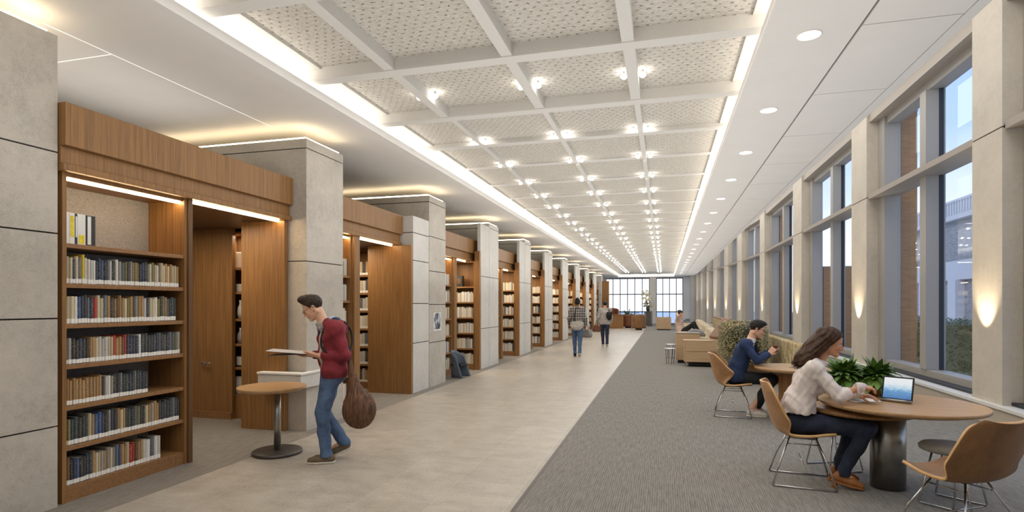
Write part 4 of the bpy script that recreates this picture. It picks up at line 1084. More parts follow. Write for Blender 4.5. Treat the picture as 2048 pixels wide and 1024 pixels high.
# ================================================================= people: signed-distance bodies meshed by surface nets
V = lambda *a: np.array(a, dtype=np.float64)
def nrm(v): v = np.asarray(v, float); return v / (np.linalg.norm(v) + 1e-12)
class SDF:
    def __init__(s, lo, hi, h):
        s.lo = np.array(lo, float); s.h = h
        s.n = np.ceil((np.array(hi, float) - s.lo) / h).astype(int) + 1
        s.F = np.full(s.n, .2, np.float32)
        s.ax = [s.lo[i] + np.arange(s.n[i]) * h for i in range(3)]
    def region(s, lo, hi):
        a = np.clip(np.floor((np.array(lo) - s.lo) / s.h).astype(int), 0, s.n); b = np.clip(np.ceil((np.array(hi) - s.lo) / s.h).astype(int) + 1, 0, s.n)
        if np.any(b <= a): return None
        sl = tuple(slice(int(p), int(q)) for p, q in zip(a, b))
        X = s.ax[0][sl[0]][:, None, None]; Y = s.ax[1][sl[1]][None, :, None]; Z = s.ax[2][sl[2]][None, None, :]
        return sl, X, Y, Z
    def merge(s, sl, d, k, op='add'):
        f = s.F[sl]; d = d.astype(np.float32)
        if op == 'add':
            h = np.maximum(k - np.abs(f - d), 0) / k; s.F[sl] = np.minimum(f, d) - h * h * k * .25
        else:
            d = -d; h = np.maximum(k - np.abs(f - d), 0) / k; s.F[sl] = np.maximum(f, d) + h * h * k * .25
    def cone(s, a, b, ra, rb, k=.02, op='add'):
        a = np.asarray(a, float); b = np.asarray(b, float); m = max(ra, rb) + k + 3 * s.h
        r = s.region(np.minimum(a, b) - m, np.maximum(a, b) + m)
        if r is None: return s
        sl, X, Y, Z = r; ab = b - a; L2 = max(ab @ ab, 1e-9)
        t = np.clip(((X - a[0]) * ab[0] + (Y - a[1]) * ab[1] + (Z - a[2]) * ab[2]) / L2, 0, 1)
        d = np.sqrt((X - a[0] - t * ab[0]) ** 2 + (Y - a[1] - t * ab[1]) ** 2 + (Z - a[2] - t * ab[2]) ** 2) - (ra + (rb - ra) * t)
        s.merge(sl, d, k, op); return s
    def chain(s, pts, rad, k=.02, op='add'):
        for i in range(len(pts) - 1): s.cone(pts[i], pts[i + 1], rad[i], rad[i + 1], k, op)
        return s
    def ell(s, c, r, R=np.eye(3), k=.02, op='add'):
        c = np.asarray(c, float); r = np.asarray(r, float); m = r.max() + k + 3 * s.h
        g = s.region(c - m, c + m)
        if g is None: return s
        sl, X, Y, Z = g; x, y, z = X - c[0], Y - c[1], Z - c[2]
        u = (x * R[0, 0] + y * R[1, 0] + z * R[2, 0]) / r[0]; v = (x * R[0, 1] + y * R[1, 1] + z * R[2, 1]) / r[1]; w = (x * R[0, 2] + y * R[1, 2] + z * R[2, 2]) / r[2]
        q = np.sqrt(u * u + v * v + w * w); g2 = np.sqrt((u / r[0]) ** 2 + (v / r[1]) ** 2 + (w / r[2]) ** 2) + 1e-6
        s.merge(sl, q * (q - 1) / g2, k, op); return s
    def cut(s, p, n, lo=None, hi=None, k=.004):
        """remove everything on the +n side of p (optionally only inside a box)"""
        p = np.asarray(p, float); n = nrm(n)
        g = s.region(s.lo if lo is None else lo, s.lo + s.n * s.h if hi is None else hi)
        if g is None: return s
        sl, X, Y, Z = g
        d = (X - p[0]) * n[0] + (Y - p[1]) * n[1] + (Z - p[2]) * n[2]
        s.merge(sl, -d, k, 'sub'); return s
    def wedge(s, p, n1, n2, extra=None, k=.006):
        """subtract the intersection of half-spaces (p,n1) and (p,n2)"""
        g = s.region(s.lo, s.lo + s.n * s.h); sl, X, Y, Z = g; d = None
        for q, n in ((p, n1), (p, n2)) + tuple(extra or ()):
            n = nrm(n); e = -((X - q[0]) * n[0] + (Y - q[1]) * n[1] + (Z - q[2]) * n[2]); d = e if d is None else np.maximum(d, e)
        s.merge(sl, d, k, 'sub'); return s
    def ripple(s, amp, freq, seed, n=6, aniso=(1, 1, 1)):
        r = np.random.default_rng(seed); X, Y, Z = s.ax[0][:, None, None], s.ax[1][None, :, None], s.ax[2][None, None, :]
        for i in range(n):
            d = r.normal(size=3) * np.array(aniso); d = d / np.linalg.norm(d) * freq * r.uniform(.6, 1.6); ph = r.uniform(0, 6.28)
            s.F += (amp / n ** .5 * np.sin(X * d[0] + Y * d[1] + Z * d[2] + ph + 1.2 * np.sin(X * d[1] * .7 + Z * d[0] * .6))).astype(np.float32)
        return s
    def net(s, smooth=2):
        F = s.F; F[0], F[-1] = .1, .1; F[:, 0], F[:, -1] = .1, .1; F[:, :, 0], F[:, :, -1] = .1, .1
        I = F < 0; n = s.n
        c = sum(I[i:n[0] - 1 + i, j:n[1] - 1 + j, k:n[2] - 1 + k].astype(np.int8) for i in (0, 1) for j in (0, 1) for k in (0, 1))
        act = np.argwhere((c > 0) & (c < 8)); idx = np.full(n - 1, -1, np.int64); idx[tuple(act.T)] = np.arange(len(act))
        P = np.zeros((len(act), 3)); W = np.zeros(len(act))
        a0, a1, a2 = act.T
        for ax in range(3):
            o1, o2 = [q for q in range(3) if q != ax]
            for i in (0, 1):
                for j in (0, 1):
                    b = act.copy(); b[:, o1] += i; b[:, o2] += j; e = b.copy(); e[:, ax] += 1
                    f0 = F[tuple(b.T)]; f1 = F[tuple(e.T)]; m = (f0 < 0) != (f1 < 0)
                    t = np.where(m, f0 / np.where(m, f0 - f1, 1), 0); p = b.astype(float); p[:, ax] += t
                    P += p * m[:, None]; W += m
        P /= W[:, None]; quads = []
        for ax in range(3):
            o1, o2 = [(1, 2), (2, 0), (0, 1)][ax]
            sa = [slice(None)] * 3; sb = [slice(None)] * 3; sa[ax] = slice(0, -1); sb[ax] = slice(1, None)
            for flip in (False, True):
                m = (I[tuple(sa)] & ~I[tuple(sb)]) if not flip else (~I[tuple(sa)] & I[tuple(sb)])
                e = np.argwhere(m); e = e[(e[:, o1] > 0) & (e[:, o2] > 0)]
                if not len(e): continue
                def at(i, j): q = e.copy(); q[:, o1] -= i; q[:, o2] -= j; return idx[tuple(q.T)]
                q = np.stack([at(1, 1), at(0, 1), at(0, 0), at(1, 0)], 1); quads.append(q if not flip else q[:, ::-1])
        Q = np.concatenate(quads); Q = Q[(Q >= 0).all(1)]; P = s.lo + P * s.h
        for it in range(smooth):
            for lam in (.5, -.52):
                acc = np.zeros_like(P); cnt = np.zeros(len(P))
                for i in range(4):
                    a, b = Q[:, i], Q[:, (i + 1) % 4]
                    np.add.at(acc, a, P[b]); np.add.at(acc, b, P[a]); np.add.at(cnt, a, 1); np.add.at(cnt, b, 1)
                P = P + lam * (acc / cnt[:, None] - P)
        return P, Q
    def obj(s, name, mat, parent, smooth=2, paint=None):
        P, Q = s.net(smooth); me = bpy.data.meshes.new(name)
        me.vertices.add(len(P)); me.vertices.foreach_set('co', P.astype(np.float32).ravel())
        me.loops.add(Q.size); me.loops.foreach_set('vertex_index', Q.astype(np.int32).ravel())
        me.polygons.add(len(Q)); me.polygons.foreach_set('loop_start', np.arange(0, Q.size, 4, dtype=np.int32)); me.polygons.foreach_set('loop_total', np.full(len(Q), 4, np.int32))
        me.polygons.foreach_set('use_smooth', np.ones(len(Q), bool)); me.update(calc_edges=True)
        me.materials.append(M[mat] if isinstance(mat, str) else mat)
        if paint is not None:
            ca = me.color_attributes.new('tint', 'FLOAT_COLOR', 'POINT'); c = np.ones((len(P), 4), np.float32); c[:, :3] = paint(P); ca.data.foreach_set('color', c.ravel())
        return link(name, me, parent)

def mk_skin(name, c):
    m, nt, b = newmat(name)
    at = nt.new('ShaderNodeAttribute'); at.attribute_name = 'tint'
    n = nt.noise(nt.coord(), 60, 3, .6)
    base = nt.ramp(n, [(.3, tuple(x * .9 for x in c[:3])), (.7, tuple(x * 1.06 for x in c[:3]))])
    nt.set(b, 'Base Color', nt.mix(1.0, base, at.outputs['Color'], 'MULTIPLY'))
    b.inputs['Roughness'].default_value = .48; b.inputs['Subsurface Weight'].default_value = .12; b.inputs['Subsurface Radius'].default_value = (.012, .005, .003); b.inputs['Subsurface Scale'].default_value = 1
    return m
M['skin_light'] = mk_skin('light_skin', lin(222, 174, 146)); M['skin_tan'] = mk_skin('tan_skin', lin(206, 152, 120)); M['skin_dark'] = mk_skin('brown_skin', lin(140, 96, 72))
def mk_hair(name, c1, c2):
    m, nt, b = newmat(name)
    n = nt.noise(nt.coord(scale=(60, 130, 26)), 1, 4, .7)
    nt.set(b, 'Base Color', nt.ramp(n, [(.3, c1), (.75, c2)])); b.inputs['Roughness'].default_value = .5; b.inputs['Specular IOR Level'].default_value = .3
    bp = nt.new('ShaderNodeBump', ins={'Strength': .8, 'Distance': .006, 'Height': n}); nt.set(b, 'Normal', bp.outputs[0]); return m
M['hair_brown'] = mk_hair('dark_brown_hair', lin(26, 20, 16), lin(76, 58, 44)); M['hair_black'] = mk_hair('black_hair', lin(14, 13, 14), lin(48, 42, 40)); M['hair_long'] = mk_hair('long_brown_hair', lin(20, 12, 8), lin(96, 64, 42))
def mk_denim(name, c1, c2):
    m, nt, b = newmat(name)
    tc = nt.coord(); n = nt.noise(tc, 7, 5, .65); f = nt.noise(nt.coord(scale=(240, 240, 80)), 1, 2, .6)
    q = nt.math('ADD', nt.math('MULTIPLY', n, .75), nt.math('MULTIPLY', f, .25))
    nt.set(b, 'Base Color', nt.ramp(q, [(.34, c1), (.66, c2)])); b.inputs['Roughness'].default_value = .85
    bp = nt.new('ShaderNodeBump', ins={'Strength': .4, 'Distance': .014, 'Height': n}); nt.set(b, 'Normal', bp.outputs[0]); return m
M['denim'] = mk_denim('blue_denim', lin(48, 66, 98), lin(96, 122, 158)); M['denim_dark'] = mk_denim('dark_denim', lin(22, 28, 44), lin(42, 52, 76))
M['maroon'] = mk_denim('maroon_fleece', lin(100, 26, 36), lin(146, 46, 58)); M['greyshirt'] = mk_denim('grey_tshirt', lin(160, 156, 150), lin(192, 188, 182))
M['navylining'] = mk_denim('navy_hood_lining', lin(24, 36, 62), lin(44, 62, 100)); M['paleblue'] = plain('pale_blue_collar', lin(168, 184, 202), .8)
M['blouse'] = mk_denim('white_linen_blouse', lin(206, 194, 190), lin(238, 230, 226)); M['navyjacket'] = mk_denim('navy_wool_jacket', lin(24, 38, 66), lin(44, 64, 104))
M['blacktrouser'] = mk_denim('black_trousers', lin(16, 17, 22), lin(36, 38, 46)); M['shoe_brown'] = plain('brown_suede_shoe', lin(110, 94, 76), .85, noise=.15); M['shoe_tan'] = plain('tan_leather_shoe', lin(158, 100, 50), .5, noise=.15, nscale=70, bump=.2)
M['shoe_white'] = plain('white_canvas_shoe', lin(206, 200, 190), .7, noise=.08); M['sole'] = plain('pale_rubber_sole', lin(214, 206, 194), .7); M['eye'] = plain('eye_white', lin(206, 198, 190), .3); M['iris'] = plain('dark_iris', lin(36, 26, 20), .2)
def mk_plaid():
    m, nt, b = newmat('patterned_grey_jacket')
    tc = nt.n.new('ShaderNodeTexCoord'); sp = nt.new('ShaderNodeSeparateXYZ', ins={0: tc.outputs['Object']})
    a = nt.math('SINE', nt.math('MULTIPLY', sp.outputs[1], 95.0)); c = nt.math('SINE', nt.math('MULTIPLY', sp.outputs[2], 80.0)); n = nt.noise(tc.outputs['Object'], 40, 3, .7)
    f = nt.math('ADD', nt.math('ADD', nt.math('MULTIPLY', a, .16), nt.math('MULTIPLY', c, .16)), n)
    nt.set(b, 'Base Color', nt.ramp(f, [(.3, lin(58, 57, 58)), (.5, lin(112, 107, 102)), (.72, lin(168, 162, 154))])); b.inputs['Roughness'].default_value = .9; return m
M['greyknit'] = mk_fabric('grey_marl_sweater', lin(150, 144, 138), lin(182, 176, 168), 90, .2); M['vest'] = mk_plaid(); M['pinktop'] = mk_denim('pale_pink_top', lin(206, 170, 150), lin(232, 206, 190))
M['brownbag'] = None
def mk_bag():
    m, nt, b = newmat('streaked_brown_bag')
    n = nt.noise(nt.coord(scale=(45, 45, 4)), 1, 5, .7)
    nt.set(b, 'Base Color', nt.ramp(n, [(.3, lin(44, 28, 18)), (.5, lin(96, 64, 42)), (.75, lin(146, 104, 70))])); b.inputs['Roughness'].default_value = .6
    bp = nt.new('ShaderNodeBump', ins={'Strength': .7, 'Distance': .01, 'Height': n}); nt.set(b, 'Normal', bp.outputs[0]); return m
M['brownbag'] = mk_bag()

def frame(fwd, up):
    f = nrm(fwd); l = nrm(np.cross(up, f)); u = np.cross(f, l); return np.stack([f, l, u], 1)
def head_prims(S, c, R, sc=1.0, fem=False):
    T = lambda x, y, z: c + R @ (V(x, y, z) * sc)
    E = lambda p, r, k=.012, op='add': S.ell(T(*p), np.array(r) * sc, R, k * sc, op)
    E((-.012, 0, .035), (.098, .076, .086)); E((.018, 0, -.03), (.072, .060, .082), .02)
    jw = .036 if fem else .042
    for s in (1, -1):
        S.cone(T(-.02, jw * s * 1.2, -.055), T(.062, .012 * s, -.098), .024 * sc, .020 * sc, .02)
        E((.062, .034 * s, -.028), (.022, .022, .020), .02)                       # cheek
        E((-.012, .076 * s, -.012), (.020, .008, .031), .006); E((-.006, .080 * s, -.012), (.010, .006, .018), .004, 'sub')
    E((.072, 0, -.100), (.018, .020, .016), .014)                                  # chin
    S.cone(T(.074, -.030, .016), T(.074, .030, .016), .012 * sc, .012 * sc, .012)  # brow
    for s in (1, -1): E((.092, .031 * s, -.004), (.016, .018, .011), .010, 'sub')
    S.cone(T(.086, 0, .006), T(.106, 0, -.036), .007 * sc, .011 * sc, .008); S.cone(T(.096, -.012, -.040), T(.096, .012, -.040), .008 * sc, .008 * sc, .006)
    E((.085, 0, -.064), (.012, .024, .0065), .005); E((.083, 0, -.074), (.012, .020, .0075), .005)
def head_extras(parent, c, R, sc, hairmat, fem=False, glasses=False):
    T = lambda x, y, z: tuple(c + R @ (V(x, y, z) * sc))
    for s in (1, -1):
        e = MB(); e.ball((0, 0, 0), .0112 * sc, 8); q = e.build('eye', 'eye', parent); q.location = T(.0735, .031 * s, -.005)
        i = MB(); i.ball((0, 0, 0), .0065 * sc, 6); i2 = i.build('iris', 'iris', q); i2.location = tuple(R @ V(.0078, -.001 * s, -.002) * sc)
        MB().tube([T(.086, .016 * s, .016), T(.088, .032 * s, .021), T(.078, .048 * s, .015)], [.003 * sc, .0042 * sc, .002 * sc], 6).build('eyebrow', hairmat, parent)
    if glasses:
        g = MB()
        for s in (1, -1):
            g.tube([T(.101 - .006 * abs(math.sin(a / 2)), s * .033 + .024 * math.cos(a), -.008 + .019 * math.sin(a)) for a in [2 * PI * k / 20 for k in range(20)]], .0018, 6, closed=True)
            g.tube([T(.098, s * .056, .0), T(.04, s * .076, .004), T(-.012, s * .084, .008), T(-.03, s * .083, -.01)], .0016, 6)
        g.tube([T(.103, -.010, -.004), T(.106, 0, -.002), T(.103, .010, -.004)], .0018, 6); g.build('glasses', 'black', parent)
def paint_face(c, R, sc, beard=0.0):
    def f(P):
        q = ((P - c) @ R) / sc; t = np.ones((len(P), 3))
        def spot(p, r, col, a=1.0):
            d = np.sqrt((((q - np.array(p)) / np.array(r)) ** 2).sum(1)); w = np.clip(1.4 - d, 0, 1)[:, None] * a; nonlocal t; t = t * (1 - w) + np.array(col) * w
        spot((.092, 0, -.069), (.018, .026, .013), (.82, .52, .50), .9)
        for s in (1, -1): spot((.07, .045 * s, -.035), (.03, .025, .025), (1.0, .86, .82), .7); spot((.085, .031 * s, -.006), (.02, .018, .012), (.72, .62, .58), .8); spot((-.01, .08 * s, -.012), (.02, .012, .03), (1, .84, .8), .6)
        spot((.1, 0, -.038), (.018, .018, .014), (1, .84, .8), .7)
        if beard: spot((.055, 0, -.095), (.06, .07, .035), (.78, .74, .74), beard)
        return t
    return f
def hand(S, wr, f, n, side, curl=(.35, .5, .35), thumb=.7, sc=1.0, k=.006):
    """wr wrist, f finger direction, n palm-facing normal, side = direction of the thumb"""
    f = nrm(f); n = nrm(np.asarray(n) - f * np.dot(n, f)); s = np.asarray(side, float); s = nrm(s - f * (s @ f) - n * (s @ n))
    wr = np.asarray(wr, float)
    offs = (.031, .011, -.010, -.029); lens = (.070, .078, .072, .057); kn = (.088, .092, .088, .080)
    for o, L, kk in zip(offs, lens, kn):
        a = wr + s * o * .55 * sc; b = wr + f * kk * sc + s * o * sc
        S.cone(a + f * .01, b, .0155 * sc, .0125 * sc, .012)
        p = b; ang = 0
        for seg, cu, r0, r1 in ((.46, curl[0], .0098, .0088), (.31, curl[1], .0088, .0078), (.25, curl[2], .0078, .0066)):
            ang += cu; d = f * math.cos(ang) + n * math.sin(ang); q = p + d * L * seg * sc; S.cone(p, q, r0 * sc, r1 * sc, .003); p = q
    a = wr + f * .018 * sc + s * .018 * sc + n * .006; b = a + (f * .55 + s * .62 + n * .35) * .042 * sc; c = b + nrm(f * .8 + s * .35 * thumb + n * .45) * .034 * sc; d = c + nrm(f * .9 + n * .4) * .026 * sc
    S.cone(a, b, .017 * sc, .0125 * sc, .010); S.cone(b, c, .0115 * sc, .010 * sc, .004); S.cone(c, d, .010 * sc, .0078 * sc, .004)

def torso(S, J, g=0.0, w=1.0, k=.05, bust=0.0):
    pel, wai, che = J['pelvis'], J['waist'], J['chest']; lat = nrm(J['shL'] - J['shR']); latp = nrm(J['hipL'] - J['hipR'])
    S.cone(pel - latp * .07 * w, pel + latp * .07 * w, .105 * w + g, .105 * w + g, k)
    S.cone(wai - lat * .055 * w, wai + lat * .055 * w, .095 * w + g, .095 * w + g, k); S.cone(pel - latp * .06 * w, wai - lat * .055 * w, .10 * w + g, .095 * w + g, k); S.cone(pel + latp * .06 * w, wai + lat * .055 * w, .10 * w + g, .095 * w + g, k)
    S.cone(wai - lat * .055 * w, che - lat * .07 * w, .095 * w + g, .105 * w + g, k); S.cone(wai + lat * .055 * w, che + lat * .07 * w, .095 * w + g, .105 * w + g, k)
    top = (J['shL'] + J['shR']) / 2
    S.cone(che - lat * .07 * w, J['shR'], .10 * w + g, .062 * w + g, k); S.cone(che + lat * .07 * w, J['shL'], .10 * w + g, .062 * w + g, k)
    S.cone(J['shL'], J['neck'], .055 * w + g, .05 * w + g, k); S.cone(J['shR'], J['neck'], .055 * w + g, .05 * w + g, k)
    if bust:
        fw = nrm(np.cross(lat, nrm(J['neck'] - J['waist'])))
        for s in (1, -1): S.ell(che + lat * .075 * s + fw * .075 - V(0, 0, .02), (bust + g,) * 3, k=.04)
def legs(S, J, r=(.088, .062, .058, .042), g=0.0, k=.04, sides='LR', toend=True):
    for s in sides:
        S.cone(J['hip' + s], J['kn' + s], r[0] + g, r[1] + g, k); S.cone(J['kn' + s], J['an' + s], r[2] + g, r[3] + g, k)
def arms(S, J, r=(.052, .040, .040, .028), g=0.0, k=.03):
    for s in 'LR':
        S.cone(J['sh' + s], J['el' + s], r[0] + g, r[1] + g, k); S.cone(J['el' + s], J['wr' + s], r[2] + g, r[3] + g, k * .6)
def shoe(parent, heel, toe, mat, up=None, sc=1.0, solemat='sole', h=.005, heelblock=0.0):
    heel = np.asarray(heel, float); toe = np.asarray(toe, float); f = nrm(toe - heel); L = np.linalg.norm(toe - heel)
    u = V(0, 0, 1) if up is None else np.asarray(up, float); u = nrm(u - f * (u @ f)); l = np.cross(u, f)
    lo = np.minimum(heel, toe) - .10; hi = np.maximum(heel, toe) + .14
    S = SDF(lo, hi, h); p = lambda a, b, c: heel + f * a * L + l * b + u * c
    S.cone(p(.14, 0, .045), p(.62, 0, .042), .040 * sc, .042 * sc, .02); S.cone(p(.62, 0, .036), p(.86, 0, .030), .043 * sc, .032 * sc, .02)
    S.cone(p(.17, 0, .05), p(.24, 0, .092), .038 * sc, .040 * sc, .02)
    S.cut(p(0, 0, .012), -u); S.cut(p(.2, 0, .098), u * 1.0 - f * .2)
    o = S.obj('shoe', mat, parent, 2)
    S2 = SDF(lo, hi, h); S2.cone(p(.14, 0, .01), p(.62, 0, .01), .044 * sc, .047 * sc, .02); S2.cone(p(.62, 0, .01), p(.87, 0, .01), .046 * sc, .034 * sc, .02)
    S2.cut(p(0, 0, .018), u); S2.cut(p(0, 0, .0), -u)
    if heelblock:
        S2.cone(p(.12, 0, .0), p(.10, 0, -heelblock + .012), .026, .02, .008); S2.cut(p(.1, 0, -heelblock), -u, k=.002)
    S2.obj('sole', solemat, o, 1)
def person(label, loc, rz):
    return thing('person', label, 'person', (loc[0], loc[1], loc[2] if len(loc) > 2 else .004), rz)
def bounds(J, m=.2):
    P = np.array([v for v in J.values()]); return P.min(0) - m, P.max(0) + m

# ----------------------------------------------------------------- man in the maroon hoodie
def hoodie_man():
    t = person('standing man in maroon hoodie and jeans reading, with a brown shoulder bag', (-3.288, 5.10, .002), math.radians(203))
    J = dict(pelvis=V(-.01, 0, .93), waist=V(0, 0, 1.06), chest=V(.0, 0, 1.24), neck=V(.085, .02, 1.405), shL=V(-.055, .150, 1.345), shR=V(.085, -.145, 1.345),
             elL=V(-.155, .19, 1.085), wrL=V(.105, .135, 1.085), elR=V(.06, -.21, 1.07), wrR=V(.22, -.08, 1.075),
             hipL=V(0, .085, .90), hipR=V(0, -.085, .90), knL=V(.085, .095, .49), anL=V(.045, .095, .09), knR=V(.11, -.09, .48), anR=V(-.10, -.09, .16))
    hc = V(.195, .01, 1.565); R = frame(V(.86, .06, -.50), V(.5, 0, .86)); sc = 1.0
    lo, hi = bounds({**J, 'h': hc}, .22); lo[2] = -.02
    S = SDF(lo, hi, .0045)
    torso(S, J, -.02); legs(S, J, (.07, .05, .046, .034)); arms(S, J, (.042, .034, .034, .026), k=.02)
    S.cone(J['neck'] - V(.01, 0, .02), hc + R @ V(-.03, 0, -.06), .056, .052, .03)
    head_prims(S, hc, R, sc)
    hand(S, J['wrL'], V(1, -.12, .16), V(0, -.45, .75), V(0, -.5, .8), (.12, .25, .2), .4)
    hand(S, J['wrR'], V(1, .25, .05), V(0, .3, 1), V(.2, .9, .2), (.1, .2, .15), .5)
    for s in 'LR': S.cone(J['an' + s], J['an' + s] + V(.1, 0, -.05), .03, .025, .02)
    S.obj('body', 'skin_light', t, 2, paint_face(hc, R, sc, .35))
    head_extras(t, hc, R, sc, 'hair_brown', glasses=True)
    # hair: short sides, quiff swept forward and up
    T = lambda x, y, z: hc + R @ V(x, y, z)
    H = SDF(hc - .2, hc + .22, .004)
    H.ell(T(-.016, 0, .040), (.104, .0805, .090), R); H.ell(T(.02, 0, .118), (.070, .058, .036), frame(R @ V(1, 0, .30), R @ V(0, 0, 1)), .03); H.cone(T(.056, -.030, .124), T(.056, .030, .124), .027, .027, .03)
    H.cut(T(.062, 0, .066), R @ V(.80, 0, -.60)); H.cut(T(-.06, 0, -.062), R @ V(.15, 0, -1))
    H.ripple(.0016, 160, 3, 6); H.obj('hair', 'hair_brown', t, 1)
    # grey t-shirt
    S = SDF(lo, hi, .006); torso(S, J, .004); S.cone(J['neck'] - V(.01, 0, .03), J['neck'] + V(.015, 0, .01), .064, .062, .02); S.cut(J['neck'] + V(.02, 0, .015), V(.35, 0, 1)); S.cut(V(0, 0, .93), V(0, 0, -1)); S.ripple(.003, 30, 4); S.obj('t_shirt', 'greyshirt', t)
    # hoodie with open front
    S = SDF(lo, hi, .005); torso(S, J, .022); arms(S, J, (.068, .058, .056, .040), k=.035)
    S.cone(V(-.03, -.07, .93), V(-.03, .07, .93), .125, .125, .05)
    S.cone(V(-.06, -.09, 1.37), V(-.06, .09, 1.37), .055, .055, .05)           # hood lying on the back
    S.ell(V(-.085, 0, 1.35), (.07, .12, .085), k=.04)
    S.cut(V(0, 0, .855), V(0, 0, -1)); S.cut(J['neck'] + V(.015, 0, .03), V(.45, 0, 1), hi=hi, lo=V(-.05, -.12, 1.3))
    for s in 'LR': d = nrm(J['wr' + s] - J['el' + s]); S.cut(J['wr' + s] - d * .012, d, J['wr' + s] - .075, J['wr' + s] + .075)
    c_, s_ = math.cos(.50), math.sin(.50); rt = lambda x, y: V(x * c_ - y * s_, x * s_ + y * c_, 0)
    S.wedge(V(.02, .0, 1.2), rt(.66, .75), rt(.66, -.75), ((V(0, 0, .84), V(0, 0, 1)),))
    S.ripple(.0045, 42, 8, 7, (1, 1, 1.6)); S.obj('hoodie', 'maroon', t, 2)
    S = SDF(lo, hi, .006)                                                        # lining and collar
    S.cone(V(-.035, -.070, 1.43), V(-.035, .070, 1.43), .036, .036, .03); S.cone(V(-.035, .075, 1.43), V(.055, .115, 1.355), .036, .022, .02); S.cone(V(-.045, -.075, 1.405), V(.13, -.04, 1.35), .036, .022, .02); S.cone(V(.055, .115, 1.35), V(.075, .125, 1.24), .018, .006, .01); S.cone(V(.13, -.04, 1.35), V(.15, -.03, 1.24), .018, .006, .01)
    S.obj('hood_lining', 'navylining', t, 1)
    S = SDF(lo, hi, .005); S.cone(V(.01, -.045, 1.445), V(.01, .05, 1.445), .036, .036, .02); S.cone(V(.01, .055, 1.445), V(.11, .075, 1.36), .032, .012, .02); S.cone(V(.01, -.052, 1.445), V(.135, -.03, 1.36), .032, .012, .02); S.cut(V(.03, 0, 1.47), V(.3, 0, 1)); S.obj('collar', 'paleblue', t, 1)
    # jeans
    S = SDF(lo, hi, .006); S.cone(V(-.01, -.06, .93), V(-.01, .06, .93), .108, .108, .04); S.cone(V(-.03, -.06, .88), V(-.03, .06, .88), .105, .105, .04); legs(S, J, (.094, .070, .068, .058), k=.035)
    for s in 'LR': d = nrm(nrm(J['an' + s] - J['kn' + s]) + V(0, 0, -50.0)); S.cone(J['an' + s], J['an' + s] + V(0, 0, -.03), .056, .056, .02); S.cut(J['an' + s] + d * .022, d, J['an' + s] - .12, J['an' + s] + .12)
    S.cut(V(0, 0, 1.0), V(0, 0, 1)); S.ripple(.005, 38, 5, 7, (.7, .7, 1.8)); S.obj('jeans', 'denim', t)
    shoe(t, V(-.04, .095, 0), V(.235, .105, 0), 'shoe_brown'); shoe(t, V(-.175, -.09, .095), V(.05, -.085, 0.0), 'shoe_brown', up=V(.35, 0, 1))
    return t
hm = hoodie_man()
HM = Matrix.Translation(hm.location) @ Matrix.Rotation(hm.rotation_euler.z, 4, 'Z')
def at_man(o, p, rz=0): o.location = HM @ Vector(p); o.rotation_euler = (0, 0, hm.rotation_euler.z + rz)
# magazine he reads
o = thing('magazine', 'thin open magazine held flat by the man in the maroon hoodie', 'magazine'); at_man(o, (.26, .0, 1.105))
M['mag'] = plain('glossy_magazine_page', lin(214, 214, 216), .3, noise=.12, nscale=30)
ry = Matrix.Rotation(-.09, 4, 'Y'); ry2 = Matrix.Rotation(.035, 4, 'Y')
MB().box(-.06, .36, -.13, .14, .0, .004).xf(ry).build('upper_cover', 'mag', o); MB().box(-.05, .35, -.13, .14, -.005, -.001).xf(ry2).build('lower_cover', 'steel_dark', o)
# shoulder bag
def shoulder_bag():
    t = thing('shoulder_bag', 'streaked brown slouchy shoulder bag hanging behind the man in the maroon hoodie', 'bag'); at_man(t, (0, 0, 0))
    S = SDF(V(-.52, -.08, .28), V(-.06, .34, 1.16), .006)
    S.ell(V(-.285, .14, .53), (.155, .105, .185), k=.05); S.cone(V(-.29, .14, .55), V(-.215, .14, .88), .12, .03, .10); S.cone(V(-.22, .14, .86), V(-.175, .14, 1.10), .03, .016, .03)
    X, Y, Z = S.ax[0][:, None, None], S.ax[1][None, :, None], S.ax[2][None, None, :]
    ang = np.arctan2(Y - .14, X + .26); S.F += (.004 * np.sin(ang * 17 + Z * 6) + .003 * np.sin(ang * 29 + 1)).astype(np.float32)
    S.obj('bag_body', 'brownbag', t, 1)
    sm = MB()
    for pts, nm in (([(-.175, .14, 1.10), (-.165, .10, 1.22), (-.125, .09, 1.36), (-.07, .10, 1.428), (.005, .11, 1.425), (.055, .12, 1.36), (.085, .14, 1.25), (.07, .17, 1.16), (.0, .19, 1.10)], 'strap'), ([(-.175, .14, 1.10), (-.205, .06, 1.2), (-.185, .02, 1.33), (-.12, .05, 1.425)], 'strap')):
        P = []
        for i in range(len(pts) - 1):
            for q in range(6):
                f = q / 6; p0, p1, p2, p3 = [Vector(pts[max(0, min(len(pts) - 1, i + d))]) for d in (-1, 0, 1, 2)]
                P.append(.5 * ((2 * p1) + (p2 - p0) * f + (2 * p0 - 5 * p1 + 4 * p2 - p3) * f * f + (3 * p1 - p0 - 3 * p2 + p3) * f ** 3))
        P.append(Vector(pts[-1])); MB().tube(P, .012, 8).build(nm, 'black', t)
shoulder_bag()

